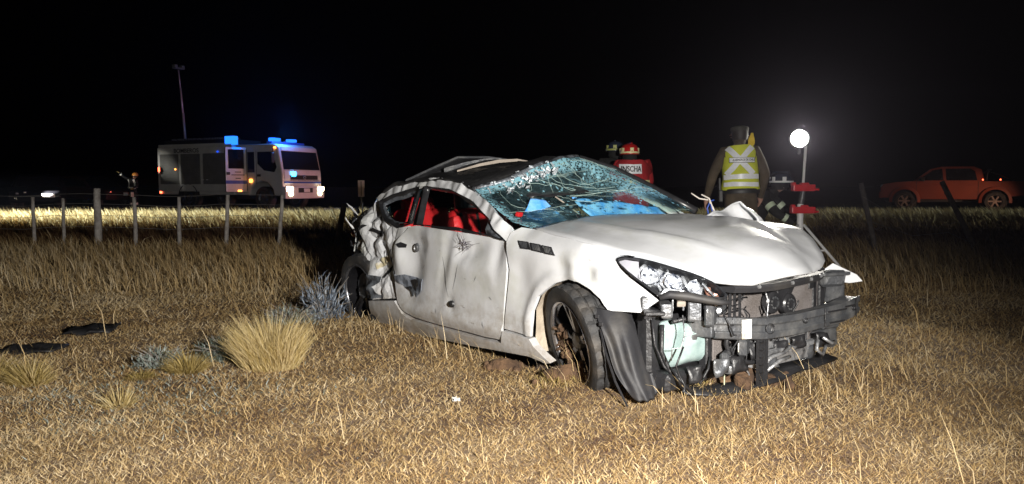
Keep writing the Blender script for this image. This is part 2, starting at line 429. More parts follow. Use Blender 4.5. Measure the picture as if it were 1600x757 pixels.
DOOR = [(-1.783, 0.943), (-0.854, 0.904), (-0.797, 0.892), (-0.689, 0.888), (-0.66, 0.794), (-0.637, 0.709), (-0.667, 0.517), (-0.695, 0.331), (-0.701, 0.256), (-0.908, 0.247), (-1.205, 0.246), (-1.558, 0.246), (-1.845, 0.251), (-1.979, 0.276), (-2.082, 0.354), (-2.112, 0.489), (-2.119, 0.671), (-2.118, 0.751), (-2.012, 0.85), (-1.907, 0.925)]
FENDER = [(-0.665, 0.881), (-0.659, 0.936), (-0.612, 0.971), (-0.515, 0.962), (-0.324, 0.94), (-0.103, 0.92), (0.107, 0.893), (0.308, 0.852), (0.262, 0.835), (0.307, 0.788), (0.365, 0.742), (0.431, 0.69), (0.495, 0.631), (0.453, 0.605), (0.391, 0.565), (0.243, 0.561), (0.217, 0.566), (0.179, 0.619), (0.118, 0.663), (0.03, 0.696), (-0.062, 0.703), (-0.185, 0.668), (-0.269, 0.619), (-0.333, 0.576), (-0.385, 0.484), (-0.405, 0.369), (-0.41, 0.325), (-0.678, 0.333), (-0.644, 0.52), (-0.614, 0.71), (-0.636, 0.796)]
ROCKER = [(-2.588, 0.289), (-2.105, 0.346), (-2.002, 0.258), (-1.868, 0.231), (-1.572, 0.227), (-0.925, 0.228), (-0.71, 0.239), (-0.68, 0.321), (-0.412, 0.313), (-0.376, 0.272), (-0.246, 0.193), (-0.299, 0.179), (-0.372, 0.191), (-0.447, 0.2), (-1.107, 0.153), (-1.783, 0.114), (-2.509, 0.076), (-2.618, 0.087)]
QUARTER = [(-2.74, 1.143), (-2.607, 1.106), (-2.516, 1.058), (-2.322, 0.965), (-2.065, 0.912), (-1.928, 0.936), (-2.023, 0.855), (-2.144, 0.749), (-2.152, 0.669), (-2.139, 0.489), (-2.113, 0.36), (-2.597, 0.304), (-2.704, 0.324), (-2.76, 0.481), (-2.84, 0.60), (-2.98, 0.68), (-3.16, 0.60), (-3.26, .66), (-3.22, 0.722), (-3.09, 0.859), (-2.91, 1.027)]
RAIL = [(-2.74, 1.143), (-2.51, 1.233), (-2.207, 1.277), (-1.849, 1.301), (-1.474, 1.268), (-1.207, 1.198), (-0.965, 1.102), (-0.679, 0.974), (-0.659, 0.936), (-0.676, 0.884), (-0.927, 1.022), (-1.215, 1.133), (-1.562, 1.209), (-1.972, 1.239), (-2.101, 1.221), (-2.411, 1.168), (-2.607, 1.106)]
QWIN = [(-2.607, 1.106), (-2.411, 1.168), (-2.101, 1.221), (-2.024, 1.235), (-1.888, 0.943), (-2.065, 0.912), (-2.322, 0.965), (-2.516, 1.058)]
BPIL = [(-2.03, 1.235), (-1.95, 1.234), (-1.78, 0.946), (-1.893, 0.943)]
DWIN = [(-1.782, 0.951), (-1.953, 1.234), (-1.562, 1.209), (-1.215, 1.133), (-0.927, 1.022), (-0.689, 0.888), (-0.805, 0.907)]
MIRROR = [(-0.898, 0.919), (-0.925, 1.02), (-0.747, 0.925), (-0.689, 0.888), (-0.797, 0.895)]
VENTS = [[(-0.561, 0.89), (-0.461, 0.887), (-0.412, 0.845), (-0.506, 0.847)], [(-0.44, 0.884), (-0.339, 0.878), (-0.289, 0.834), (-0.393, 0.842)], [(-0.325, 0.876), (-0.234, 0.87), (-0.185, 0.826), (-0.271, 0.831)]]
LAMP = [(0.262, 0.832), (0.315, 0.849), (0.425, 0.834), (0.592, 0.797), (0.73, 0.758), (0.821, 0.713), (0.88, 0.632), (0.748, 0.648), (0.664, 0.667), (0.579, 0.674), (0.536, 0.673), (0.503, 0.648), (0.429, 0.711), (0.341, 0.781)]
LAMPIN = [(0.396, 0.822), (0.441, 0.825), (0.59, 0.791), (0.71, 0.754), (0.775, 0.724), (0.734, 0.656), (0.64, 0.673), (0.561, 0.679), (0.505, 0.656), (0.445, 0.706), (0.417, 0.756)]
DOORPATCH = [(-2.105, 0.576), (-2.077, 0.545), (-1.951, 0.566), (-1.82, 0.553), (-1.665, 0.554), (-1.678, 0.467), (-1.717, 0.444), (-1.78, 0.41), (-1.80, 0.455), (-1.875, 0.447), (-2.027, 0.49), (-2.09, 0.518)]
QPATCH = [(-2.75, 0.493), (-2.605, 0.519), (-2.413, 0.504), (-2.392, 0.47), (-2.478, 0.419), (-2.363, 0.337), (-2.597, 0.310), (-2.69, 0.358), (-2.73, 0.431)]
ARCH = [(-0.41, 0.325), (-0.405, 0.369), (-0.385, 0.484), (-0.333, 0.576), (-0.269, 0.619), (-0.185, 0.668), (-0.062, 0.703), (0.03, 0.696), (0.118, 0.663), (0.179, 0.619), (0.217, 0.566), (0.243, 0.561)]
FRONTTOP = [(0.312, 0.852), (0.425, 0.838), (0.586, 0.801), (0.758, 0.748), (0.822, 0.717), (0.936, 0.698), (1.057, 0.683), (1.093, 0.687)]

def g(s, z, s0, z0, a, b, rot=0.0):
    u, v = s - s0, z - z0; c, d = math.cos(rot), math.sin(rot)
    return math.exp(-((u * c + v * d) / a) ** 2 - ((-u * d + v * c) / b) ** 2)
def ridge(s, z, f, seed):
    return 1 - 2 * abs(noise.noise(Vector((s * f, z * f, seed))))
def d_door(s, z):
    d = -0.045 * g(s, z, -1.80, .66, .13, .24, -.25) + 0.03 * g(s, z, -2.03, .72, .07, .14) - .012 * g(s, z, -1.36, .70, .07, .26, -.3) + .010 * g(s, z, -1.28, .72, .05, .26, -.3)
    d += -.03 * g(s, z, -1.07, .80, .18, .06, .2) - .02 * g(s, z, -.76, .80, .06, .12) + .012 * g(s, z, -1.55, .86, .25, .03)
    d += -.012 * g(s, z, -1.30, .42, .04, .05) + .005 * max(0, ridge(s, z, 4.2, 3.3)) ** 3 * cl((z - .4) / .3) + .004 * noise.noise(Vector((s * 5, z * 5, 1.7)))
    d += .014 * cl((.36 - z) / .03) * cl((z - .24) / .05)      # pressed swage above the sill
    d -= .055 * cl((z - .70) / .25) * cl((s + 1.35) / .5) * .5
    return d
def d_fender(s, z):
    d = .012 * g(s, z, -.02, .76, .04, .09, .5) - .010 * g(s, z, -.12, .75, .05, .10, .5) - .018 * g(s, z, .10, .75, .06, .04) + .014 * g(s, z, .16, .73, .05, .03)
    d += .016 * max(0, 1 - abs(math.hypot(s + .08, (z - .36)) - .36) / .05)      # arch lip
    return d + .004 * noise.noise(Vector((s * 6, z * 6, 4.1))) - .016 * g(s, z, -.5, .66, .10, .16)
def d_quarter(s, z):
    # folded sheet: smooth bowls that meet in sharp creases
    k = .30 + .70 * cl((-2.14 - s) / .25)
    f1 = noise.voronoi(Vector((s * 4.6 + z * 2.2, z * 2.6 - s * .6, 3.7)))[0]
    f2 = noise.voronoi(Vector((s * 8.5 - z * 3.0, z * 5.5, 1.2)))[0]
    d = -.085 * k * f1[0] - .045 * k * f2[0] + .06 * k - .022 * k * math.exp(-((f1[1] - f1[0]) / .07) ** 2) + .014 * k * noise.noise(Vector((s * 16, z * 16, 2))) - .07 * g(s, z, -2.27, .66, .07, .30, .55) - .04 * g(s, z, -2.5, .84, .16, .05, .3)
    return d - .16 * cl((-2.75 - s) / .5)
def d_rail(s, z):
    return .011 * max(0, math.sin(s * 21 + 3 * noise.noise(Vector((s * 3, z * 3, 2))))) ** 3 - .016 * max(0, ridge(s, z, 7, 8)) ** 2 - .02 * g(s, z, -1.2, 1.16, .1, .2)
def d_rock(s, z): return .018 * cl((z - .12) / .1) - .012 * cl((.16 - z) / .05) + .004 * noise.noise(Vector((s * 4, z * 8, 0)))
ZERO = lambda s, z: 0.0

def densify(poly, step):
    out = []
    n = len(poly)
    for i in range(n):
        a, b = poly[i], poly[(i + 1) % n]
        k = max(1, int(math.hypot(b[0] - a[0], b[1] - a[1]) / step))
        for j in range(k): out.append((a[0] + (b[0] - a[0]) * j / k, a[1] + (b[1] - a[1]) * j / k))
    return out
def smoothpoly(poly, it=1):
    for _ in range(it):
        q = []
        n = len(poly)
        for i in range(n):
            a, b = Vector(poly[i]), Vector(poly[(i + 1) % n])
            q += [tuple(a * .75 + b * .25), tuple(a * .25 + b * .75)]
        poly = q
    return poly
def inside(p, poly):
    c = False; n = len(poly); j = n - 1
    for i in range(n):
        if (poly[i][1] > p[1]) != (poly[j][1] > p[1]) and p[0] < (poly[j][0] - poly[i][0]) * (p[1] - poly[i][1]) / (poly[j][1] - poly[i][1]) + poly[i][0]: c = not c
        j = i
    return c
def fill(poly, step):
    """triangulate a polygon with evenly spread inner points"""
    E = densify(poly, step)
    xs = [p[0] for p in E]; ys = [p[1] for p in E]
    pts = list(E); rr = random.Random(3)
    bx = min(xs); row = 0
    y = min(ys)
    while y < max(ys):
        x = bx + (step / 2 if row % 2 else 0)
        while x < max(xs):
            q = (x + rr.uniform(-.15, .15) * step, y + rr.uniform(-.15, .15) * step)
            if inside(q, poly) and min((q[0] - e[0]) ** 2 + (q[1] - e[1]) ** 2 for e in E) > (step * .5) ** 2: pts.append(q)
            x += step
        y += step * .866; row += 1
    n = len(E)
    v, _, f, ov, _, _ = delaunay_2d_cdt([Vector(p) for p in pts], [(i, (i + 1) % n) for i in range(n)], [], 1, 1e-6)
    return [(p.x, p.y) for p in v], [tuple(q) for q in f], n
def panel(name, poly, warp, mats, parent=None, step=.035, off=0.0, flange=.02, mirror=False, tear=0.0):
    v2, f, n = fill(poly, step)
    pos = []; ns = []
    for s, z in v2:
        N_ = nrm(s, z); ns.append(N_)
        pos.append(surf(s, z) + N_ * (warp(s, z) + off))
    b = MB(); b.add(pos, f)
    # folded edge: a ring turned inwards, in vertices of its own so that the edge stays crisp
    edge_ct = {}
    for q in f:
        for i in range(len(q)):
            e = (q[i], q[(i + 1) % len(q)]); edge_ct[tuple(sorted(e))] = edge_ct.get(tuple(sorted(e)), 0) + 1
    ring = [e for e, c in edge_ct.items() if c == 1]
    if flange:
        for a, c in ring:
            pa, pc = pos[a], pos[c]
            b.add([pa, pc, pc - ns[c] * flange, pa - ns[a] * flange], [(0, 1, 2, 3)])
    if mirror: b.v = [(p[0], -p[1], p[2]) for p in b.v]
    o = b.build(name, mats, parent, smooth=True)
    return o
# ---- near side panels
door = panel('door', DOOR, d_door, 'paint', car, .028)
fender = panel('front_fender', FENDER, d_fender, 'paint', car, .024)
quarter = panel('quarter_panel', QUARTER, d_quarter, 'paint_torn', car, .034)
for q_ in quarter.data.polygons: q_.use_smooth = False
rocker = panel('rocker_panel', ROCKER, d_rock, 'paint', car, .03, flange=.05)
rail = panel('roof_rail', RAIL, d_rail, 'paint', car, .022, flange=.03)
tag(rail, 'crumpled white roof side rail')
panel('door_pillar', BPIL, lambda s, z: -.03, 'trim', car, .05)
panel('mirror_base', MIRROR, lambda s, z: -.012 + .01 * noise.noise(Vector((s * 30, z * 30, 0))), 'torn', door, .03)
# window frames: black seals that follow the openings
def seal(name, poly, wd, off, mt, parent):
    c = Vector((sum(p[0] for p in poly) / len(poly), sum(p[1] for p in poly) / len(poly)))
    P = densify(poly, .04); b = MB(); n = len(P); vs = []
    for s, z in P:
        d = (c - Vector((s, z))).normalized()
        i2 = Vector((s, z)) + d * wd
        vs += [surf(s, z) + nrm(s, z) * off, surf(i2.x, i2.y) + nrm(s, z) * (off - .006), surf(i2.x, i2.y) - nrm(s, z) * .04]
    b.add(vs, [(3 * i + k, 3 * ((i + 1) % n) + k, 3 * ((i + 1) % n) + k + 1, 3 * i + k + 1) for i in range(n) for k in (0, 1)])
    return b.build(name, mt, parent, smooth=True)
seal('window_seal', DWIN, .022, .004, 'trim', door)
qs = seal('quarter_window_frame', QWIN, .028, .006, 'trim', car)
seal('window_seal', [(c[0] * .82 - 2.3 * .18, c[1] * .82 + 1.07 * .18) for c in QWIN], .02, -.012, 'torn', qs)
# remains of glass in the quarter window
b = MB()
for k, (s0, z0, s1, z1, s2, z2) in enumerate([(-2.10, 1.20, -2.02, 1.21, -2.05, 1.10), (-2.45, 1.05, -2.30, 1.0, -2.42, 1.08), (-2.03, 1.2, -1.96, 1.05, -2.03, 1.08), (-2.2, 1.19, -2.1, 1.205, -2.14, 1.16)]):
    b.add([surf(s, z) + Vector((0, .03, 0)) for s, z in ((s0, z0), (s1, z1), (s2, z2))], [(0, 1, 2)])
b.build('broken_pane', 'crack', qs)['kind'] = 'stuff'
# door details
vs = DOORPATCH
p_ = panel('torn_patch', DOORPATCH, lambda s, z: d_door(s, z) + .010 + .018 * noise.noise(Vector((s * 14, z * 14, 7))), 'bluegrey', door, .022, flange=.004)
tag(p_, 'torn bluish bare metal patch on the door')
panel('torn_hole', [(-1.86, .53), (-1.80, .545), (-1.73, .535), (-1.72, .50), (-1.75, .49), (-1.76, .455), (-1.80, .47), (-1.83, .50)], lambda s, z: d_door(s, z) + .024, 'black', door, .02, flange=.002)
panel('torn_hole', [(-2.105, .60), (-2.085, .61), (-2.07, .56), (-2.10, .55)], lambda s, z: d_door(s, z) + .012, 'black', door, .02, flange=.002)
panel('torn_hole', [(-1.93, .47), (-1.86, .485), (-1.80, .46), (-1.80, .42), (-1.82, .41), (-1.85, .445)], lambda s, z: d_door(s, z) + .02, 'torn', door, .02, flange=.002)
panel('handle_recess', [(-2.04, .79), (-1.99, .81), (-1.925, .795), (-1.935, .77), (-2.0, .765)], lambda s, z: d_door(s, z) + .004, 'black', door, .02, flange=.002)
b = MB(); c = surf(-1.785, .78) + nrm(-1.785, .78) * (d_door(-1.785, .78) + .012)
b.lathe([(.034, 0), (.034, -.012), (.026, -.02), (.022, -.012), (.001, -.012)], 'y', 18, 0)
b.v = [(p[0] * .75, p[1], p[2]) for p in b.v]
b.build('door_lock', ['darkmetal'], door, smooth=True, loc=c, rot=(0, .3, 0), angle=35)
b = MB(); c = surf(-1.28, .42) + nrm(-1.28, .42) * d_door(-1.28, .42)
b.ell((0, -.006, 0), (.026, .02, .026), 9, 0, 6, .012)
b.box((-.03, -.004, .004), (.035, .008, .014))
b.build('torn_plug', ['black'], door, loc=c)
# tuft of twigs caught in the door
b = MB(); rr = random.Random(4)
c = surf(-1.10, .83) + Vector((0, -.02, 0))
for i in range(30):
    a = rr.uniform(-1, 1); L_ = rr.uniform(.03, .10) * (2.2 if i % 9 == 0 else 1)
    d = Vector((rr.gauss(.25, .8), -abs(rr.gauss(0, .12)), rr.gauss(.12, .22))).normalized() * L_
    p0 = c + Vector((rr.uniform(-.03, .03), 0, rr.uniform(-.03, .03)))
    b.tube([p0, p0 + d * .5 + Vector((0, -.006, rr.uniform(-.01, .01))), p0 + d], [.0022, .0016, .0008], 3, 0, False)
b.build('caught_twigs', mat('dark_twigs', (.10, .09, .11), .9), door)
# scratches: thin raised paint tears
b = MB()
for (s0, z0, s1, z1, wd) in [(-1.40, .74, -1.32, .46, .006), (-1.19, .70, -1.26, .52, .005), (-.91, .35, -.88, .31, .005), (-1.5, .36, -1.47, .33, .004), (-1.72, .62, -1.66, .66, .004), (-1.0, .60, -.97, .64, .004), (-.83, .52, -.80, .50, .006)]:
    P = []
    for k in range(7):
        t = k / 6; s = s0 + (s1 - s0) * t; z = z0 + (z1 - z0) * t; h = wd * (1 - abs(2 * t - 1)) * .5 + .0006
        for q in (-h, h): P.append(surf(s + q, z) + nrm(s, z) * (d_door(s, z) + .003))
    b.add(P, [(2 * k, 2 * k + 1, 2 * k + 3, 2 * k + 2) for k in range(6)])
b.build('scratch_marks', 'torn', door)['kind'] = 'stuff'
# quarter panel tears
panel('torn_patch', QPATCH, lambda s, z: d_quarter(s, z) + .014 + .016 * noise.noise(Vector((s * 16, z * 16, 3))), 'torn', quarter, .022, flange=.004)
tag(bpy.data.objects['torn_patch.001'], 'torn dark underlayer above the rocker')
for poly in ([(-2.60, .875), (-2.55, .90), (-2.45, .87), (-2.38, .865), (-2.36, .835), (-2.45, .83), (-2.50, .85)], [(-2.86, .98), (-2.84, 1.0), (-2.80, .96), (-2.82, .94)], [(-2.78, .88), (-2.70, .92), (-2.66, .915), (-2.75, .86)], [(-2.17, .74), (-2.15, .75), (-2.20, .62), (-2.34, .50), (-2.36, .51), (-2.23, .66)]):
    panel('torn_hole', poly, lambda s, z: d_quarter(s, z) + .016, 'black', quarter, .02, flange=.002)
panel('mud_smear', [(-2.50, .60), (-2.40, .66), (-2.28, .69), (-2.26, .66), (-2.36, .61), (-2.46, .56)], lambda s, z: d_quarter(s, z) + .012, mat('yellow_mud_smear', (.52, .46, .30), .9, 0, nscale=16, col2=(.66, .64, .6), thr=(.5, .6)), quarter, .02, flange=.001)
# fender vents: three glossy black trims with chrome surround
for k, V in enumerate(VENTS):
    vb = panel('fender_vent', [V[0], V[1], V[2], V[3]], lambda s, z: d_fender(s, z) + .008, 'trim', fender, .03, flange=.012)
    cc = (sum(p[0] for p in V) / 4, sum(p[1] for p in V) / 4)
    panel('vent_mesh', [(cc[0] + (p[0] - cc[0]) * .74, cc[1] + (p[1] - cc[1]) * .70) for p in V], lambda s, z: d_fender(s, z) + .010 + .004 * math.sin(s * 320) * math.sin(z * 320), 'darkmetal', vb, .010, flange=.001)
# ---- far side panels (mirror of the near ones, less damaged)
panel('door', DOOR, ZERO, 'paint', car, .07, mirror=True)
panel('front_fender', [p for p in FENDER], lambda s, z: .012 * noise.noise(Vector((s * 6, z * 6, 8))) + .02 * cl((z - .8) / .1), 'paint', car, .05, mirror=True)
panel('quarter_panel', QUARTER, lambda s, z: -.02 * abs(noise.noise(Vector((s * 5, z * 5, 5)))), 'paint', car, .07, mirror=True)
panel('rocker_panel', ROCKER, d_rock, 'paint', car, .09, mirror=True)
lr = panel('roof_rail', RAIL, lambda s, z: .0, 'paint', car, .06, mirror=True)
# lift the far rail to the height of the standing far pillar
for v in lr.data.vertices: v.co.z += .06 * cl((v.co.z - .95) / .3)
# front left wing tip, peeled outwards beyond the bonnet corner
b = MB()
b.prism([(0, 0), (.10, .055), (.30, -.02), (.34, -.065), (.22, -.085), (.03, -.07)], (.50, .71, .675), (.55, .30, -.02), (-.30, .2, .8), (.010, -.006, .004))
tag(b.build('bent_fender_tip', 'paint', car), 'white wing tip bent outwards at the far front corner')
# buckled left wing standing up behind the bonnet
NB = 14
b = MB(); vs = []
for i in range(NB + 1):
    for j in range(9):
        u = i / NB; v = j / 8
        x = -.46 + .50 * u; h = .15 * (u / .72 if u < .72 else max(0, (1 - u) / .28) ** .8)
        p = Vector((x, .80 - .10 * v + .02 * math.sin(u * 9), .93 + (h + .05) * (1 - (1 - v) ** 1.8) - .03 * v * u))
        p += noise.noise_vector(p * 10) * .022
        vs.append(p)
b.add(vs, [(i * 9 + j, i * 9 + 9 + j, i * 9 + 10 + j, i * 9 + j + 1) for i in range(NB) for j in range(8)])
o = b.build('buckled_fender', 'paint', car, smooth=True); tag(o, 'white wing sheet buckled up behind the bonnet')
md = o.modifiers.new('thickness', 'SOLIDIFY'); md.thickness = .012
# broken wiring by the far pillar
wm = [mat('blue_wire', (.02, .06, .3), .5), mat('pale_wire', (.55, .5, .45), .6)]
b = MB()
for i, (mi, pts) in enumerate([(0, [(-.42, .76, .98), (-.43, .75, 1.05), (-.42, .77, 1.10), (-.40, .79, 1.11)]), (1, [(-.41, .78, .98), (-.40, .77, 1.06), (-.42, .76, 1.12), (-.46, .72, 1.15)]), (1, [(-.42, .75, 1.11), (-.47, .71, 1.12), (-.52, .68, 1.16)]), (0, [(-.39, .78, .98), (-.41, .76, 1.08)]), (1, [(-.38, .80, .97), (-.40, .78, 1.05), (-.42, .76, 1.10)])]):
    b.tube(pts, .006, 5, mi)
b.build('torn_wiring', wm, car, smooth=True)

# ---- bonnet
Rp = [surf(s, z) for s, z in [(-.515, .962), (-.324, .94), (-.103, .92), (.107, .893)] + FRONTTOP]
Rp[0].z += .0
def lerp_list(P, t):
    k = t * (len(P) - 1); i = min(int(k), len(P) - 2); f = k - i
    return P[i].lerp(P[i + 1], f)
CX = [-.60, -.30, 0, .3, .5, .65, .74, .785]; CZ = [1.018, 1.012, .998, .962, .912, .845, .775, .722]
NU, NV = 34, 40
b = MB(); vs = []
for i in range(NV + 1):
    t = i / NV
    r = lerp_list(Rp, t)
    cx = -.60 + (.785 + .60) * t; cz = float(np.interp(cx, CX, CZ))
    lf = .085 * math.exp(-((r.x - .30) / .36) ** 2) + .03 * cl((-.1 - r.x) / .3)
    l = Vector((r.x, -r.y * .97, r.z + lf)); c = Vector((cx, 0, cz))
    for j in range(NU + 1):
        u = 2 * j / NU - 1
        ue = math.copysign(abs(u) ** 1.0, u)
        x = r.x * (1 - u * u) * 0 + (r.x if u < 0 else l.x) * (u * u) + c.x * (1 - u * u)
        y = (r.y if u < 0 else -l.y) * (-u if u > 0 else -u) if False else (r.y * (-u) if u < 0 else l.y * u)
        k = abs(u) ** 2.3
        z = (r.z if u < 0 else l.z) * k + c.z * (1 - k)
        # bonnet character: shallow raised centre with a soft crease on either side, low ripples from the impact
        z += .017 * math.exp(-((abs(u) - .66) / .055) ** 2) * cl((.93 - t) / .35) * cl(t / .08) - .006 * noise.noise(Vector((x * 3, y * 3, 5)))
        vs.append((x, y, z + .006))
W = NU + 1
b.add(vs, [(i * W + j, i * W + j + 1, (i + 1) * W + j + 1, (i + 1) * W + j) for i in range(NV) for j in range(NU)])
hood = b.build('hood', 'hood_shaded', car, smooth=True)
md = hood.modifiers.new('thickness', 'SOLIDIFY'); md.thickness = .014; md.offset = -1
hoodz = lambda i, j: Vector(vs[i * W + j])
# washer jets and the dark gap seal under the bonnet edge
b = MB(); b.tube([p + Vector((0, .012, -.014)) for p in Rp[:5]], .008, 5)
b.build('hood_seal', 'black', car)

# ---- windscreen: crazed laminated glass, hanging from the bent frame
botc = [Vector(p) for p in [(-.50, -.80, .960), (-.57, -.35, 1.0), (-.60, 0, 1.02), (-.585, .40, 1.028), (-.53, .75, 1.03)]]
topc = [Vector(p) for p in [(-1.24, -.735, 1.205), (-1.14, -.50, 1.266), (-1.16, -.25, 1.362), (-1.22, .05, 1.432), (-1.31, .30, 1.448)]]
rgt = [Vector(p) for p in [(-.50, -.80, .960), (-.68, -.835, .998), (-.85, -.812, 1.058), (-1.05, -.782, 1.138), (-1.24, -.735, 1.205)]]
lft = [Vector(p) for p in [(-.53, .75, 1.03), (-.72, .69, 1.13), (-.96, .62, 1.252), (-1.17, .53, 1.362), (-1.31, .30, 1.448)]]
def coons(u, v):
    c = lambda P, t: lerp_list(P, t)
    A = c(rgt, v) * (1 - u) + c(lft, v) * u
    B = c(botc, u) * (1 - v) + c(topc, u) * v
    C = botc[0] * (1 - u) * (1 - v) + botc[-1] * u * (1 - v) + topc[0] * (1 - u) * v + topc[-1] * u * v
    return A + B - C
NU, NV = 56, 44
b = MB(); vs = []; cr = []
for i in range(NV + 1):
    for j in range(NU + 1):
        u, v = j / NU, i / NV
        p = coons(u, v); e = min(u, 1 - u, v, 1 - v)
        d = -.10 * math.exp(-((u - .62) / .26) ** 2 - ((v - .70) / .22) ** 2) + .05 * math.exp(-((u - .86) / .09) ** 2 - ((v - .6) / .4) ** 2) - .04 * math.exp(-((u - .25) / .2) ** 2 - ((v - .6) / .3) ** 2)
        p = p + Vector((.45, 0, .9)).normalized() * d * cl(e / .06) + noise.noise_vector(p * 13) * .007 * cl(e / .03)
        vs.append(p)
        zone = .78 * math.exp(-((u - 1.0) / .30) ** 2) * cl((v - .12) / .25) + .75 * math.exp(-((v - 1.0) / .10) ** 2) + .5 * math.exp(-((u) / .06) ** 2) + .22 * math.exp(-((v - .25) / .25) ** 2 - ((u - .2) / .2) ** 2)
        cr.append(cl(zone))
W = NU + 1
b.add(vs, [(i * W + j, i * W + j + 1, (i + 1) * W + j + 1, (i + 1) * W + j) for i in range(NV) for j in range(NU)])
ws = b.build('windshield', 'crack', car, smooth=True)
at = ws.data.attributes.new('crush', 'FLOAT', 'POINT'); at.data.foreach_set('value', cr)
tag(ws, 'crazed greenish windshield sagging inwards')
rr = random.Random(12)
b = MB()
for k in range(24):                                    # long cracks running through the laminate from the crushed edges
    u, v = (rr.random(), .96) if k % 3 else (rr.choice([.04, .96]), rr.random()); a = -math.pi / 2 + rr.gauss(0, .6) if k % 3 else rr.gauss(0, .6) + (math.pi if u > .5 else 0); P = []
    for i in range(rr.randint(6, 16)):
        i_, j_ = min(NV, max(0, int(round(v * NV)))), min(NU, max(0, int(round(u * NU)))); P.append(Vector(vs[i_ * W + j_]) + Vector((.45, 0, .9)).normalized() * .004)
        a += rr.gauss(0, .28); u += math.cos(a) * .05; v += math.sin(a) * .05
        if not (0 < u < 1 and 0 < v < 1): break
    P = [q for i, q in enumerate(P) if i == 0 or (q - P[i - 1]).length > 1e-4]
    if len(P) > 2: b.tube(P, rr.uniform(.0006, .0017), 4, 0, False)
b.build('crack_lines', mat('white_crack_edge', (.42, .56, .52), .4), ws, True)['kind'] = 'stuff'
b = MB(); b.tube([p + Vector((0, 0, -.004)) for p in lft], [.03, .028, .026, .024, .02], 8)
b.build('far_windshield_pillar', 'trim', car, smooth=True)
b = MB()
P = [lerp_list(topc, k / 20) for k in range(21)]
b.tube([p + noise.noise_vector(p * 8) * .015 + Vector((-.03, 0, .0)) for p in P], .022, 7)
b.build('windshield_header', 'torn', car, smooth=True)
# chunky shards of torn laminate along the upper near edge
b = MB(); rr = random.Random(9)
for k in range(150):
    t = rr.random() ** .8; p = lerp_list(topc, t * .62) + Vector((rr.uniform(-.05, .13), rr.uniform(-.03, .03), rr.uniform(-.03, .012)))
    p.z -= max(0, p.x - lerp_list(topc, t * .62).x) * .38
    a = Vector((rr.gauss(0, 1), rr.gauss(0, 1), rr.gauss(0, .5))).normalized() * rr.uniform(.008, .022)
    c = a.cross(Vector((rr.gauss(0, 1), rr.gauss(0, 1), rr.gauss(0, 1)))).normalized() * rr.uniform(.006, .016)
    b.add([p - a - c, p + a - c * .6, p + a * .7 + c, p - a * .8 + c], [(0, 1, 2, 3)])
tag(b.build('glass_shards', mat('frosted_shards', (.72, .76, .80), .25, 0, nscale=90, col2=(.10, .12, .14), thr=(.45, .6)), car), kind='stuff')

# ---- roof: black panoramic roof, buckled, with the sunroof cassette forced up
def roofpt(u, v):
    """u across from the near rail to the far one, v from the front header backwards"""
    xr = -1.30 + (-2.62 + 1.30) * v
    zr = float(np.interp(xr, [-2.74, -2.51, -2.207, -1.849, -1.474, -1.25], [1.143, 1.233, 1.277, 1.301, 1.268, 1.20])); yr = float(np.interp(xr, [-2.74, -1.85, -1.25], [-.755, -.69, -.735]))
    zl = 1.36 - .16 * max(0, v - .5) * 2
    ctr = 1.445 - .05 * v - .20 * max(0, v - .55) ** 1.3
    y = yr + (.60 - yr) * u
    z = zr * (1 - u) + zl * u + (ctr - (zr + zl) / 2) * (4 * u * (1 - u)) ** 1.2
    p = Vector((xr + .05 * u, y, z))
    p.z += -.035 * math.exp(-((u - .35) / .15) ** 2 - ((v - .25) / .3) ** 2) + noise.noise_vector(p * 5).z * .022 + .02 * noise.noise(p * 13)
    if v < .03: 
        q = lerp_list(topc, cl(u * 1.05)); p = p.lerp(q, .8)
    return p
NU, NV = 30, 30; W = NU + 1
b = MB()
b.add([roofpt(j / NU, i / NV) for i in range(NV + 1) for j in range(NU + 1)], [(i * W + j, i * W + j + 1, (i + 1) * W + j + 1, (i + 1) * W + j) for i in range(NV) for j in range(NU)])
o = b.build('roof_panel', mat('scuffed_black_roof', (.012, .012, .013), .5, 0, nscale=9, col2=(.05, .05, .048), thr=(.55, .75), bump=.5, bscale=30), car, smooth=True)
md = o.modifiers.new('thickness', 'SOLIDIFY'); md.thickness = .02
flap = [(-2.36, -.66, 1.275), (-2.22, -.46, 1.385), (-2.13, -.30, 1.462), (-2.05, -.05, 1.463), (-1.98, .10, 1.44), (-1.62, .06, 1.39), (-1.52, -.12, 1.37), (-1.62, -.40, 1.325), (-1.95, -.60, 1.285)]
b = MB(); c = Vector((-1.9, -.3, 1.39))
vs = [Vector(p) for p in flap]; mids = [p.lerp(c, .5) + noise.noise_vector(p * 7) * .03 for p in vs]; n = len(vs)
b.add(vs + mids + [c], [(i, (i + 1) % n, n + (i + 1) % n, n + i) for i in range(n)] + [(n + i, n + (i + 1) % n, 2 * n) for i in range(n)])
fo = b.build('sunroof_cassette', 'black', car)
md = fo.modifiers.new('thickness', 'SOLIDIFY'); md.thickness = .018
b = MB(); b.tube([p + Vector((0, 0, .006)) for p in vs[:5]], .008, 5); b.build('sunroof_trim', 'darkmetal', fo)
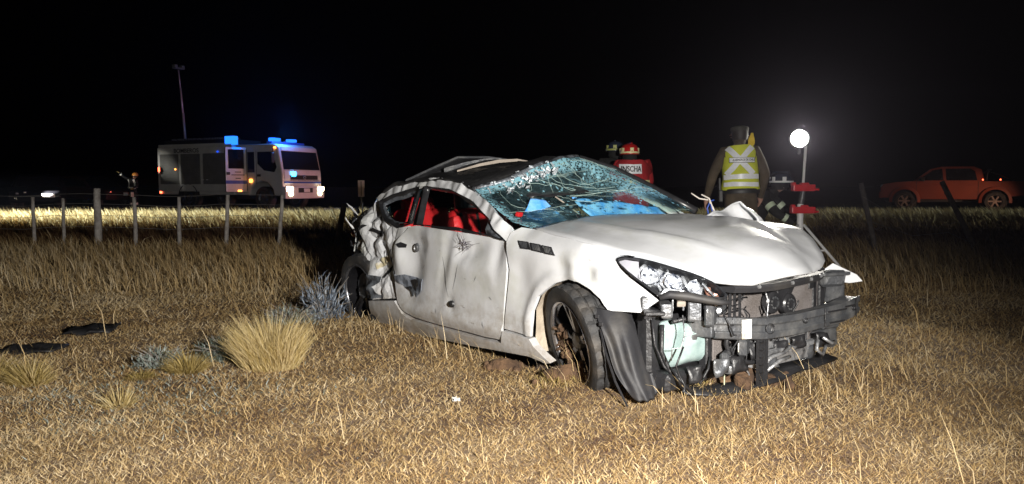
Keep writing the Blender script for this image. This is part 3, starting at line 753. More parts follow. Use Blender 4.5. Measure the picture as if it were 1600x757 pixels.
def strip(name, P, wd, mt, parent):
    b = MB(); vs = []
    for i, p in enumerate(P):
        p = Vector(p); q = Vector(P[min(i + 1, len(P) - 1)]) - Vector(P[max(i - 1, 0)]); s = Vector((q.x, q.y, 0)).normalized().cross(Vector((0, 0, 1)))
        ww = wd[i] if isinstance(wd, list) else wd
        dn = Vector((.25, -.15, -1)).normalized() * ww
        vs += [p, p + dn, p + dn - s * .02, p - s * .02]
    k = len(P)
    b.add(vs, [(4 * i + a, 4 * i + 4 + a, 4 * i + 4 + (a + 1) % 4, 4 * i + (a + 1) % 4) for i in range(k - 1) for a in range(4)] + [(3, 2, 1, 0), (4 * k - 4, 4 * k - 3, 4 * k - 2, 4 * k - 1)])
    return b.build(name, mt, parent)
strip('sunroof_rail', [(-2.02, -.50, 1.375), (-1.93, -.36, 1.42), (-1.86, -.22, 1.448), (-1.82, -.08, 1.452)], [.040, .026, .014, .006], 'darkmetal', fo)
strip('sunroof_rail', [(-1.80, -.52, 1.352), (-1.70, -.38, 1.402), (-1.63, -.24, 1.432), (-1.56, -.12, 1.436), (-1.50, -.06, 1.420)], [.012, .022, .026, .02, .010], 'pale_foam', fo)
strip('sun_visor', [(-1.20, -.32, 1.33), (-1.20, -.16, 1.385), (-1.22, .0, 1.415), (-1.25, .14, 1.43)], [.05, .055, .05, .015], 'pale_foam', car)
strip('headliner_edge', [(-1.84, -.66, 1.20), (-1.62, -.66, 1.195), (-1.40, -.67, 1.165), (-1.22, -.68, 1.125)], [.008, .022, .024, .01], 'pale_foam', car)

# ---- rear end: trunk lid, crushed tail, bumper shreds
def crumple_sheet(name, c4, nu, nv, amp, f, mt, parent, seed=0, th=.008):
    A, B, C, D = [Vector(p) for p in c4]
    b = MB(); W = nu + 1; vs = []
    for i in range(nv + 1):
        for j in range(nu + 1):
            u, v = j / nu, i / nv
            p = A * (1 - u) * (1 - v) + B * u * (1 - v) + C * u * v + D * (1 - u) * v
            q = p * f + Vector((seed, seed * 2, 0))
            p = p + (B - A).cross(D - A).normalized() * amp * (1 - 2 * abs(noise.noise(q))) + noise.noise_vector(q * 1.7) * amp * .5
            vs.append(p)
    b.add(vs, [(i * W + j, i * W + j + 1, (i + 1) * W + j + 1, (i + 1) * W + j) for i in range(nv) for j in range(nu)])
    o = b.build(name, mt, parent, smooth=True)
    md = o.modifiers.new('thickness', 'SOLIDIFY'); md.thickness = th
    return o
crumple_sheet('rear_window', [(-2.60, -.66, 1.16), (-2.60, .62, 1.22), (-3.15, .62, 1.02), (-3.10, -.66, .98)], 12, 8, .02, 4, 'darkglass', car, 2)
crumple_sheet('trunk_lid', [(-3.02, -.70, 1.0), (-3.10, .68, 1.0), (-3.45, .66, .98), (-3.40, -.62, .93)], 14, 8, .03, 4, 'paint_torn', car, 3)
crumple_sheet('tail_panel', [(-3.28, -.66, .93), (-3.42, .66, .96), (-3.45, .64, .40), (-3.28, -.66, .42)], 16, 10, .05, 4, 'torn', car, 4)
for k, (c4, mt) in enumerate([([(-2.98, -.80, .84), (-3.20, -.66, .92), (-3.36, -.60, .70), (-3.10, -.74, .62)], 'paint_torn'), ([(-3.08, -.76, .66), (-3.24, -.66, .74), (-3.30, -.62, .48), (-3.16, -.74, .44)], 'torn'), ([(-3.20, -.72, .94), (-3.44, -.50, 1.0), (-3.46, -.46, .86), (-3.24, -.68, .80)], 'paint_torn'), ([(-3.05, -.80, .95), (-3.34, -.62, 1.04), (-3.36, -.58, .99), (-3.08, -.78, .90)], 'black'), ([(-3.26, -.66, .70), (-3.50, -.44, .78), (-3.50, -.40, .60), (-3.30, -.62, .55)], 'black')]):
    crumple_sheet('rear_bumper_shred', c4, 8, 6, .035, 8, mt, car, k * 3.1)
rr = random.Random(21)
for k in range(16):                                    # sheared strips of bumper skin and panel standing out of the tail
    t = rr.random(); q = Vector((-2.90 - .38 * t + rr.uniform(-.06, .06), -.80 + .16 * t + rr.uniform(-.06, .02), rr.uniform(.48, 1.0)))
    a = Vector((rr.uniform(-.5, .2), rr.uniform(-.35, .1), rr.uniform(-.8, 1))).normalized() * rr.uniform(.07, .17); c = Vector((rr.uniform(-1, .2), rr.uniform(-.4, .2), rr.uniform(-.4, .4))).normalized() * rr.uniform(.02, .06)
    crumple_sheet('torn_strip', [q, q + a, q + a * .9 + c * .4, q + c], 5, 3, .014, 14, ('black', 'paint', 'torn', 'black')[k % 4], car, k * 1.7, .005)
b = MB(); b.ell((0, 0, 0), (.07, .05, .045), 12, 0, 8, .012)
b.build('tail_lamp', mat('broken_tail_lamp', (.35, .02, .02), .2, 0, coat=.5), car, True, (-3.36, -.62, .80))

# ---- dark structure behind the skins
b = MB()
b.box((-1.35, 0, .20), (2.7, 1.56, .12), bev=.02)                       # floor pan
b.box((-.42, 0, .55), (.06, 1.36, .72), bev=.01)                       # firewall
b.box((-2.86, 0, .52), (.06, 1.2, .7), bev=.01)
b.box((-3.1, 0, .46), (.5, 1.1, .26), bev=.03)
b.box((.05, -.52, .62), (.95, .10, .12), bev=.02)                     # inner wing rails
b.box((.05, .56, .62), (.95, .10, .12), bev=.02)
b.box((.02, 0, .52), (.66, .62, .46), bev=.06)                        # engine
b.box((.12, -.30, .74), (.30, .2, .10), bev=.03)
tag(b.build('body_structure', 'black', car), 'dark floor pan, bulkhead and engine block')
# wheel arch liners: a curved shell from the arch lip inwards, caked with dried mud
def arch_liner(name, pts, y0, y1, mt):
    b = MB(); n = len(pts); vs = []
    for k in range(5):
        t = k / 4
        for s, z in pts:
            p = Vector((s, y0 + (y1 - y0) * t, z))
            p.x = -.08 + (p.x + .08) * (1 + .04 * math.sin(t * 3)); vs.append(p + noise.noise_vector(p * 9) * .01)
    b.add(vs, [(k * n + i, k * n + i + 1, (k + 1) * n + i + 1, (k + 1) * n + i) for k in range(4) for i in range(n - 1)])
    return b.build(name, mt, car, smooth=True)
AR = [(-.40, .22)] + [(s, z + .006) for s, z in ARCH]
lin = arch_liner('wheel_arch_liner', AR, -.885, -.52, 'rustdust')
arch_liner('wheel_arch_liner', AR, .885, .52, 'black')
AR2 = [(-2.44 - .02, .26), (-2.47, .36), (-2.52, .52), (-2.62, .63), (-2.75, .69), (-2.88, .69), (-3.02, .62), (-3.12, .48)]
b = MB(); n = len(AR2)
b.add([Vector((x, y, z)) for y in (-.86, -.68, -.5) for x, z in AR2], [(k * n + i, k * n + i + 1, (k + 1) * n + i + 1, (k + 1) * n + i) for k in range(2) for i in range(n - 1)])
b.build('wheel_arch_liner', 'black', car, smooth=True)
# torn front half of the liner, hanging ahead of the wheel like a black sheet
b = MB(); vs = []
outl = [((.14, -.925, .575), (.25, -.75, .565)), ((.215, -.955, .517), (.29, -.76, .515)), ((.268, -.965, .423), (.335, -.755, .46)), ((.306, -.965, .344), (.35, -.75, .374)), ((.347, -.965, .268), (.38, -.75, .30)), ((.393, -.955, .20), (.415, -.75, .235)), ((.44, -.93, .12), (.45, -.76, .13))]
nb = 10
for a, c in outl:
    a, c = Vector(a), Vector(c)
    for j in range(nb + 1):
        t = j / nb; p = a.lerp(c, t) + Vector((.05, -.03, 0)) * math.sin(math.pi * t)
        p += Vector((.022, -.016, 0)) * (1 - abs(noise.noise(Vector((t * 5, p.z * 3, 4)))) * 4)
        p += noise.noise_vector(p * 5) * .018
        p += Vector((.03, -.02, 0)) * math.exp(-((t - .45) / .12) ** 2 - ((p.z - .36) / .06) ** 2)
        vs.append(p)
b.add(vs, [(i * (nb + 1) + j, i * (nb + 1) + j + 1, (i + 1) * (nb + 1) + j + 1, (i + 1) * (nb + 1) + j) for i in range(len(outl) - 1) for j in range(nb)])
o = b.build('hanging_liner', 'dusty', car, smooth=True); tag(o, 'torn black wheel arch liner hanging down in front of the wheel')
md = o.modifiers.new('thickness', 'SOLIDIFY'); md.thickness = .006
md = o.modifiers.new('smooth', 'SUBSURF'); md.levels = md.render_levels = 1
b = MB(); b.tube([(.24, -.965, .47), (.30, -.985, .36), (.37, -.985, .22), (.43, -.96, .10)], .006, 5); b.build('liner_edge', 'black', o)
b = MB()
for p in ((.215, -.965, .535), (.255, -.975, .50)): b.box(p, (.025, .012, .02), (0, 0, .4), .003)
b.build('liner_slot', 'black', o)
# ---------------------------------------------------------------- wheels
def wheel(name, label, loc, rot, broken=0):
    t = bpy.data.objects.new(name, None); COL.objects.link(t); t.parent = car; t.location = loc; t.rotation_euler = rot
    t.empty_display_size = .2
    if label: t['label'] = label
    # tyre: outside face at -y; tread blocks are cut by real grooves
    b = MB(); R0 = .335; prof = [(.236, -.100), (.262, -.113), (.300, -.116), (.322, -.106), (R0 - .003, -.090), (R0, -.062), (R0 - .014, -.057), (R0 - .014, -.049), (R0, -.046), (R0, -.014), (R0 - .014, -.010), (R0 - .014, .0), (R0, .004), (R0, .036), (R0 - .014, .040), (R0 - .014, .048), (R0, .052), (R0 - .003, .090), (.322, .106), (.300, .114), (.25, .11), (.236, .10)]
    n = 72; k = len(prof); vs = []; fs = []
    for i, (r, a) in enumerate(prof):
        for j in range(n):
            th = 2 * math.pi * (j + (.6 * abs(a) / .1 if r > .325 else 0)) / n
            rr_ = r - (.012 if (r > .326 and j % 3 == 0) else 0) + (.004 if (.31 < r < .328 and j % 3) else 0)
            vs.append((rr_ * math.cos(th), a, rr_ * math.sin(th)))
    for i in range(k - 1):
        for j in range(n): fs.append((i * n + j, i * n + (j + 1) % n, (i + 1) * n + (j + 1) % n, (i + 1) * n + j))
    b.add(vs, fs); b.build('tyre', 'rubber', t, smooth=True, angle=28)
    rm = MB()
    rm.lathe([(.238, -.098), (.236, -.085), (.222, -.075), (.215, .02), (.215, .09), (.236, .10)], 'y', 48)
    ro = rm.build('rim', 'rim', t, smooth=True, angle=40)
    lp = MB(); lp.lathe([(.237, -.096), (.246, -.106), (.243, -.112), (.232, -.106), (.228, -.094)], 'y', 60, closed=True); lp.build('rim_lip', 'rimlip', ro, smooth=True, angle=50)
    for q in range(5):                                # five twin spokes
        if broken and q in (1, 2): continue
        s = MB(); a0 = 2 * math.pi * q / 5 + .3
        for da in (-.15, .15):
            P = []
            for kx, (r, y, wd) in enumerate([(.045, -.062, .022), (.12, -.072, .017), (.19, -.084, .015), (.232, -.090, .02)]):
                a = a0 + da * (.45 + .55 * r / .232); cx, cz = r * math.cos(a), r * math.sin(a); tx, tz = -math.sin(a), math.cos(a)
                P.append([(cx - tx * wd, y + .02, cz - tz * wd), (cx - tx * wd * .55, y, cz - tz * wd * .55), (cx + tx * wd * .55, y, cz + tz * wd * .55), (cx + tx * wd, y + .02, cz + tz * wd)])
            vs = [p for r_ in P for p in r_]
            s.add(vs, [(4 * i + j, 4 * i + j + 1, 4 * i + 5 + j, 4 * i + 4 + j) for i in range(3) for j in range(3)])
        s.build('spoke', 'rim', ro)
    h = MB(); h.lathe([(.001, -.074), (.03, -.074), (.055, -.066), (.062, -.04), (.05, .02)], 'y', 20)
    for q in range(5):
        a = 2 * math.pi * q / 5; h.tube([(.045 * math.cos(a), -.074, .045 * math.sin(a)), (.045 * math.cos(a), -.06, .045 * math.sin(a))], .009, 6)
    h.build('hub', 'darkmetal', ro, smooth=True, angle=35)
    d = MB(); d.lathe([(.06, -.02), (.165, -.02), (.165, .005), (.06, .005)], 'y', 40, closed=True); d.build('brake_disc', 'darkmetal', t)
    c = MB(); c.box((.12, -.02, .06), (.09, .07, .17), (0, -.4, 0), .015); c.build('brake_caliper', 'rustdust', t)
    return t
wf = wheel('front_wheel', 'turned front wheel with black twin-spoke rim and leaning tyre', (-.045, -.80, .355), (R(11), 0, R(-17)))
wr = wheel('rear_wheel', 'rear wheel with broken black rim', (-2.80, -.79, .34), (R(5), 0, R(3)), 1)
wheel('front_wheel', None, (-.04, .79, .34), (0, R(40), R(180 - 12)))
wheel('rear_wheel', None, (-2.82, .79, .34), (0, R(70), R(180)))
# clods of soil jammed into the front rim, and torn-out strut behind it
b = MB(); rr = random.Random(5)
for k in range(70):
    a = rr.uniform(2.6, 5.6); r = rr.uniform(.10, .22); b.ell((r * math.cos(a), -.07 + rr.uniform(-.02, .02), r * math.sin(a) - .02), (rr.uniform(.006, .030), rr.uniform(.006, .03), rr.uniform(.006, .03)), 6, 0, 4, .028)
tag(b.build('jammed_soil', 'dirt', wf), kind='stuff')
b = MB(); b.tube([(-2.80, -.66, .34), (-2.75, -.3, .32)], .05, 10); b.tube([(-2.7, -.6, .30), (-2.5, -.5, .26)], .03, 8); b.box((-2.86, -.62, .36), (.14, .12, .2), (0, .3, 0), .03)
b.build('rear_suspension', 'darkmetal', car, smooth=False)

# ---------------------------------------------------------------- headlight
hl = panel('headlight', smoothpoly(LAMP, 1), lambda s, z: -.012, 'trim', car, .03, flange=.03)
hl.data.clear_geometry()
b = MB()                                                 # dark bucket behind everything
v2, f, n = fill(smoothpoly(LAMP, 1), .035)
b.add([surf(s, z) + nrm(s, z) * (-.075) for s, z in v2], f)
b2 = b.build('tmp', 'trim', car); hl.data = b2.data; bpy.data.objects.remove(b2); hl.data.name = 'headlight'
P = densify(smoothpoly(LAMP, 1), .02); n = len(P); cc = Vector((.56, .74))
b = MB(); vs = []
for s, z in P:
    i2 = Vector((s, z)) + (cc - Vector((s, z))).normalized() * .016
    vs += [surf(s, z) + nrm(s, z) * .002, surf(i2.x, i2.y) + nrm(s, z) * .004, surf(i2.x, i2.y) - nrm(s, z) * .03, surf(s, z) - nrm(s, z) * .085]
b.add(vs, [(4 * i + k, 4 * ((i + 1) % n) + k, 4 * ((i + 1) % n) + (k + 1) % 4, 4 * i + (k + 1) % 4) for i in range(n) for k in range(4)])
b.build('headlight_bezel', 'trim', hl, smooth=True, angle=40)
panel('headlight_housing', [(.27, .828), (.315, .84), (.40, .83), (.425, .76), (.455, .705), (.515, .655), (.50, .648), (.429, .711), (.341, .781)], lambda s, z: -.018, mat('pearl_grey_housing', (.50, .48, .52), .3, .2, .1, 5), hl, .03, flange=.01)
panel('reflector', LAMPIN, lambda s, z: -.055 + .055 * noise.noise(Vector((s * 17, z * 17, 1))) + .022 * math.sin(s * 70) * math.sin(z * 60), 'lampmirror', hl, .012, flange=.0)
for (s, z, r) in ((.475, .755, .050), (.60, .725, .045), (.70, .70, .034)):
    b = MB(); c = surf(s, z) - nrm(s, z) * .04; q = nrm(s, z)
    b.lathe([(r, .03), (r * 1.06, .034), (r * 1.0, .022), (r * .7, -.01), (r * .35, -.03), (.008, -.034)], 'z', 11)
    b.v = [tuple(Vector(p) + noise.noise_vector(Vector(p) * 40 + c) * r * .22) for p in b.v]
    o = b.build('lamp_bowl', 'lampmirror', hl, False, c); o.rotation_euler = q.to_track_quat('Z', 'Y').to_euler()
    b = MB(); b.ell((0, 0, .0), (r * .22, r * .22, r * .4), 10); o2 = b.build('bulb', 'chrome', hl, True, c); o2.rotation_euler = o.rotation_euler
b = MB()
for (s0, z0, s1, z1) in ((.50, .80, .56, .675), (.64, .775, .69, .67), (.655, .77, .70, .668), (.76, .725, .80, .655), (.40, .80, .45, .705)):
    b.tube([surf(s0, z0) - nrm(s0, z0) * .03, surf((s0 + s1) / 2 - .008, (z0 + z1) / 2) - nrm(s0, z0) * .018, surf(s1, z1) - nrm(s1, z1) * .03], .006, 6)
b.build('divider_fins', 'lampmirror', hl, True)
panel('turn_signal', [(.765, .715), (.80, .70), (.845, .655), (.79, .66), (.765, .67)], lambda s, z: -.045 + .008 * math.sin(s * 160), mat('amber_reflector', (.28, .14, .10), .2, .4), hl, .012, flange=0)
panel('headlight_lens', smoothpoly(LAMP, 1), lambda s, z: -.002 + .018 * cl(min((z - .63) / .05, 1)), 'lens', hl, .03, flange=0)

# ---------------------------------------------------------------- stripped front end
b = MB()      # bumper beam: a box section bar bent by the impact, sections of slightly different height
path = [Vector(p) for p in [(.56, -.44, .462), (.625, -.30, .448), (.675, -.15, .436), (.715, .08, .440), (.742, .30, .452), (.748, .46, .462), (.74, .62, .476), (.715, .74, .487)]]
vs = []
for i, p in enumerate(path):
    d = (path[min(i + 1, 7)] - path[max(i - 1, 0)]).normalized(); nrm_ = Vector((d.y, -d.x, 0)).normalized()
    h = .062 if i < 7 else .05
    for (a, z) in ((.0, h * .82), (.014, h), (.018, h * .36), (.008, h * .26), (.008, -h * .26), (.018, -h * .36), (.014, -h * .9), (0, -h), (-.08, -h), (-.08, h * .82)):
        vs.append(p + nrm_ * a + Vector((0, 0, z)) + noise.noise_vector(p * 6 + Vector((0, 0, z * 9))) * .008)
b.add(vs, [(10 * i + k, 10 * i + 10 + k, 10 * i + 10 + (k + 1) % 10, 10 * i + (k + 1) % 10) for i in range(7) for k in range(10)] + [tuple(range(10)), tuple(range(79, 69, -1))])
beam = b.build('bumper_beam', 'darkmetal', car)
md = beam.modifiers.new('edge', 'BEVEL'); md.width = .004; md.segments = 2; md.limit_method = 'ANGLE'
def on_beam(t, z, out=.0):
    p = lerp_list(path, t); q = lerp_list(path, min(1, t + .03)) - lerp_list(path, max(0, t - .03)); nn = Vector((q.y, -q.x, 0)).normalized()
    return p + nn * (.012 + out) + Vector((0, 0, z)), nn
def decal_box(name, t, z, w_, h_, d_, mt, parent, out=.003):
    c, nn = on_beam(t, z, out); b = MB(); b.box((0, 0, 0), (w_, d_, h_), bev=.002)
    o = b.build(name, mt, parent, loc=c); o.rotation_euler = (0, 0, math.atan2(nn.y, nn.x) + math.pi / 2); return o
decal_box('paper_label', .165, .0, .062, .105, .004, 'label', beam, .012)
decal_box('paper_label', .155, -.105, .04, .05, .003, 'label', beam, -.02)
for t, z, r in ((.30, .0, .026), (.47, .012, .014), (.86, .0, .012)):
    c, nn = on_beam(t, z, .003); b = MB(); b.lathe([(r, 0), (r * 1.15, .006), (r * 1.15, -.006), (.6 * r, -.012), (.001, -.012)], 'z', 16)
    o = b.build('tow_hole', 'black', beam, True, c); o.rotation_euler = nn.to_track_quat('Z', 'Y').to_euler()
for t in (.57, .885):
    decal_box('beam_joint', t, 0, .008, .118, .006, 'black', beam, .012)
for t0, w_ in ((.66, .2), (.79, .13), (.66, .16)):
    decal_box('beam_slot', t0 + .02, .026 if w_ != .16 else -.040, w_, .010, .004, 'black', beam, .008)
for q in (((.52, -.475, .462), (.11, .06, .10), (0, 0, .4)), ((.47, -.52, .45), (.06, .05, .13), (0, 0, 0)), ((.60, .755, .48), (.16, .05, .09), (0, 0, -.5))):
    b = MB(); b.box(q[0], q[1], q[2], .01, seg=2); b.build('crash_box', 'darkmetal', car)
# radiator pack
b = MB(); b.box((.50, .12, .44), (.035, 1.02, .44), bev=.004)
rad = b.build('radiator', 'cond', car)
for q in (((.49, -.42, .46), (.06, .05, .48)), ((.50, .655, .46), (.07, .06, .48)), ((.50, .59, .46), (.05, .05, .46))):
    b = MB(); b.box(*q, bev=.008); b.build('radiator_side_frame', 'black', rad)
b = MB()
for k in range(46): b.box((.519, .12, .235 + k * .0092), (.004, 1.0, .0025))
tag(b.build('cooling_fins', 'cond', rad), kind='stuff')
for (y, z, r) in ((.075, .545, .066), (.235, .520, .064)):          # pair of disc horns
    b = MB(); b.lathe([(.001, .012), (r * .3, .012), (r * .36, .004), (r * .58, .004), (r * .64, .012), (r * .86, .010), (r, .0), (r, -.03), (r * .8, -.042), (.001, -.042)], 'x', 28)
    h = b.build('horn', 'trim', car, True, (.575, y, z), angle=35)
    b = MB()
    for q in range(9):
        a = 2 * math.pi * q / 9; b.box((.010, r * .48 * math.cos(a), r * .48 * math.sin(a)), (.006, .012, .008), (-a, 0, 0))
    b.build('horn_slot', 'darkmetal', h)
b = MB(); b.prism([(-.07, .62), (.00, .60), (.06, .55), (.10, .50), (.18, .53), (.24, .60), (.29, .665), (-.09, .665)], (.545, .05, 0), (0, 1, 0), (0, 0, 1), (.02, 0, 0)); b.box((.55, .14, .60), (.05, .05, .16), (.1, 0, 0), .006)
b.build('horn_bracket', 'black', car)
b = MB(); b.box((.585, .135, .655), (.05, .09, .05), bev=.008); b.tube([(.61, .14, .66), (.63, .14, .655)], .013, 8); b.build('hood_latch', 'steel', car)
# upper cross member, its bonnet rubber and the bolts
b = MB(); P = [Vector((.70 - .10 * (y / .5) ** 2, y, .672 + .005 * math.sin(y * 9))) for y in np.linspace(-.40, .66, 12)]
vs = []
for p in P: vs += [p + Vector(q) for q in ((.02, 0, .018), (.03, 0, .004), (.018, 0, -.022), (-.10, 0, -.022), (-.10, 0, .018))]
b.add(vs, [(5 * i + k, 5 * i + 5 + k, 5 * i + 5 + (k + 1) % 5, 5 * i + (k + 1) % 5) for i in range(11) for k in range(5)] + [(0, 1, 2, 3, 4), (59, 58, 57, 56, 55)])
um = b.build('upper_crossmember', 'dusty', car)
for y in (-.25, .02, .24, .42, .5): 
    b = MB(); b.tube([(0, 0, -.004), (0, 0, .01)], .011, 6); b.build('bolt', 'steel', um, loc=(.70 - .10 * (y / .5) ** 2 + .026, y, .677), rot=(0, R(80), 0))
# right side: what the headlight and wing were bolted to
b = MB()
b.tube([surf(s, z) + nrm(s, z) * .012 for s, z in [(.505, .642), (.56, .660), (.64, .652), (.73, .632), (.80, .618), (.86, .612)]], [.012, .022, .024, .02, .016, .01], 8)
b.build('headlight_bracket', 'dusty', car, True)
b = MB()
b.box((.455, -.715, .585), (.06, .25, .075), (0, 0, .85), .012, seg=2)
b.box((.535, -.575, .575), (.07, .13, .12), (0, 0, .75), .012, seg=2)
b.box((.565, -.47, .57), (.05, .14, .18), (0, 0, .5), .01)
b.box((.55, -.38, .60), (.05, .12, .15), (0, 0, .3), .01)
b.box((.40, -.80, .60), (.05, .05, .10), (0, 0, .9), .01)
for k in range(4): b.box((.50 + .02 * k, -.70 + .06 * k, .615), (.008, .02, .085), (0, 0, .8))
sb = b.build('bumper_bracket', 'darkmetal', car)
for p in ((.59, -.52, .565), (.60, -.455, .56), (.605, -.49, .60), (.555, -.60, .60)):
    b = MB(); b.tube([(0, 0, -.005), (0, 0, .012)], .014, 8); b.build('bolt', 'steel', sb, loc=p, rot=(0, R(90), -.7))
b = MB()
for k in range(5): b.box((.46 - .0 * k, -.855 + .028 * k, .557), (.022, .018, .03), (.2, .1, .9), .003)
b.box((.46, -.80, .575), (.10, .16, .02), (0, 0, .85), .004)
b.build('retainer_clip', 'black', car)
b = MB(); b.box((.525, -.665, .618), (.05, .09, .03), (.1, 0, .8), .01, seg=2, jit=.01); tag(b.build('foam_block', 'pale_foam', car), 'pale torn foam block under the headlight')
b = MB()
for k in range(6): b.box((.60, -.315, .47 + .034 * k), (.014, .10 - .01 * k, .006), (0, 0, .3))
for y in (-.36, -.32, -.275): b.box((.602, y, .56), (.014, .007, .20), (.12 * (y + .32) * 10, 0, .3))
b.build('grille_remnant', 'black', car)
# washer tank
tp = [(-.73, .50), (-.66, .512), (-.57, .505), (-.53, .49), (-.46, .492), (-.385, .478), (-.355, .44), (-.36, .36), (-.345, .285), (-.40, .262), (-.50, .268), (-.60, .258), (-.66, .255), (-.70, .30), (-.725, .38)]
m, nt, pb, out = new_mat('cloudy_washer_tank')
N, L = nt.nodes.new, nt.links.new
tc = N('ShaderNodeTexCoord'); wv = N('ShaderNodeTexNoise'); wv.inputs['Scale'].default_value = 9; wv.inputs['Detail'].default_value = 3; L(tc.outputs['Object'], wv.inputs['Vector'])
rp = N('ShaderNodeValToRGB'); rp.color_ramp.elements[0].position = .38; rp.color_ramp.elements[1].position = .66; rp.color_ramp.elements[0].color = (.22, .30, .295, 1); rp.color_ramp.elements[1].color = (.36, .45, .44, 1)
L(wv.outputs['Fac'], rp.inputs['Fac']); L(rp.outputs['Color'], pb.inputs['Base Color'])
pb.inputs['Roughness'].default_value = .22; pb.inputs['Subsurface Weight'].default_value = .25; pb.inputs['Subsurface Radius'].default_value = (.03, .03, .03)
M['tank'] = m
tp = smoothpoly(tp, 2); v2, f, n = fill(tp, .03)
b = MB(); cy = Vector((-.54, .38))
def tankx(y, z):
    e = min((Vector((y, z)) - Vector(q)).length for q in tp)
    return .545 + .045 * (1 - (1 - cl(e / .05)) ** 2) - .22 * (y + .45) ** 2 * 1.2 + .02 * (y + .55) + .012 * math.exp(-((y + .42) / .025) ** 2) - .014 * math.exp(-((z - .42) / .01) ** 2) + .006 * noise.noise(Vector((y * 14, z * 14, 0)))
b.add([(tankx(y, z) - .09, y, z) for y, z in v2], f)
e0 = [(tankx(y, z) - .09, y, z) for y, z in densify(tp, .03)]; k = len(e0)
b.add(e0 + [(p[0] - .12, p[1], p[2]) for p in e0], [(i, (i + 1) % k, k + (i + 1) % k, k + i) for i in range(k)])
tank = b.build('washer_tank', 'tank', car, True); tag(tank, 'cloudy pale green plastic washer tank')
b = MB(); b.tube([(tankx(y, z) - .084, y, z) for y, z in [(-.72, .425), (-.62, .42), (-.54, .428), (-.46, .432), (-.36, .43)]], .004, 5); b.build('tank_seam', 'tank', tank)
for q, r in (([(.56, -.36, .50), (.57, -.335, .44), (.57, -.345, .36), (.58, -.325, .29), (.62, -.22, .25), (.65, -.10, .245)], .014),
    ([(.47, -.745, .50), (.47, -.75, .36), (.50, -.72, .26), (.55, -.66, .16)], .012),
    ([(.49, -.68, .26), (.52, -.66, .2), (.56, -.60, .13)], .008),
    ([(.54, -.44, .30), (.55, -.47, .24), (.55, -.54, .17)], .007),
    ([(.50, -.70, .515), (.52, -.58, .525), (.545, -.46, .505), (.56, -.38, .495)], .013),
    ([(.44, -.79, .53), (.455, -.785, .40), (.48, -.74, .28), (.52, -.71, .24)], .007)):
    b = MB(); b.tube(q, r, 8); b.build('coolant_hose', 'black', car, True)
b = MB(); b.box((.40, -.55, .38), (.05, .46, .30), bev=.02); b.box((.38, -.75, .40), (.10, .10, .34), bev=.02); b.box((.42, -.52, .20), (.16, .50, .10), (0, .1, .1), .02)
b.build('inner_cavity', 'black', car)
rr = random.Random(31)
b = MB()
for k in range(20):                                    # loose wiring and torn brackets hanging in the opening
    y0 = rr.choice([rr.uniform(-.76, -.70), rr.uniform(-.36, .1), rr.uniform(-.36, .55)]); q = Vector((.57 + .04 * rr.random(), y0, rr.uniform(.30, .64))); P = [q]
    for i in range(4): q = q + Vector((rr.uniform(-.02, .03), rr.uniform(-.06, .06), rr.uniform(-.09, .02))); P.append(q)
    b.tube(P, rr.uniform(.003, .006), 5, 0 if k % 5 else 1)
b.build('loose_wiring', ['black', 'steel'], car, True)['kind'] = 'stuff'
for k in range(9):
    y0 = -.62 + .135 * k; q = Vector((.60 + .04 * rr.random() - .2 * max(0, -y0 - .3), y0, rr.uniform(.15, .27)))
    crumple_sheet('torn_bracket', [q, q + Vector((.03, .09, .02)), q + Vector((.02, .08, .09)), q + Vector((-.01, .0, .07 + .03 * rr.random()))], 5, 4, .02, 13, ('black', 'darkmetal', 'black')[k % 3], car, k * 2.3, .006)
# lower stack: crushed intercooler tubes, lower grille piece, undertray
b = MB(); b.box((.57, .17, .33), (.04, .50, .10), bev=.006, jit=.02); b.box((.60, .15, .235), (.05, .62, .09), (0, .15, .02), .01, jit=.025)
lw = b.build('oil_cooler', 'steel', car)
for q in ([(.63, -.13, .20), (.65, -.05, .26), (.66, .06, .27), (.66, .12, .30)], [(.64, -.12, .17), (.67, .0, .235), (.67, .10, .245)], [(.66, .40, .30), (.68, .36, .25), (.68, .42, .21), (.67, .48, .26)], [(.67, .44, .31), (.69, .50, .27), (.67, .56, .27)]):
    b = MB(); b.tube(q, .010, 8); b.build('cooler_pipe', 'steel', car, True)
b = MB()
for k in range(6): b.box((.665, -.16, .15 + .042 * k), (.016, .085, .007), (0, 0, .25))
for y in (-.20, -.17, -.145, -.12): b.box((.667, y, .255), (.016, .007, .25), (0, 0, .25))
b.build('lower_grille_piece', 'black', car)
b = MB(); b.box((.56, -.28, .235), (.05, .26, .05), (0, 0, .45), .014, seg=2); b.box((.55, -.30, .29), (.05, .24, .07), (0, 0, .45), .014); b.box((.60, -.22, .34), (.05, .16, .09), (0, 0, .4), .01)
b.build('lower_bracket', 'darkmetal', car)
b = MB(); vs = []
for i in range(9):
    for j in range(5):
        y = -.62 + 1.22 * i / 8; p = Vector((.70 - .10 * j - .22 * (y - .2) ** 2, y, .125 + .02 * j * (j < 2) + .03 * (i > 4)))
        vs.append(p + noise.noise_vector(p * 5) * .03)
b.add(vs, [(i * 5 + j, i * 5 + 5 + j, i * 5 + 6 + j, i * 5 + j + 1) for i in range(8) for j in range(4)])
o = b.build('undertray', 'black', car, True); md = o.modifiers.new('thickness', 'SOLIDIFY'); md.thickness = .012
b = MB(); b.box((.575, -.365, .17), (.006, .045, .05), (0, 0, .6), .002); b.build('paper_label', mat('faded_label', (.5, .5, .34), .7), o)
b = MB(); b.box((.60, -.22, .155), (.09, .16, .06), (.1, .1, .4), .015, jit=.03); tag(b.build('mud_lump', 'dirt', o))
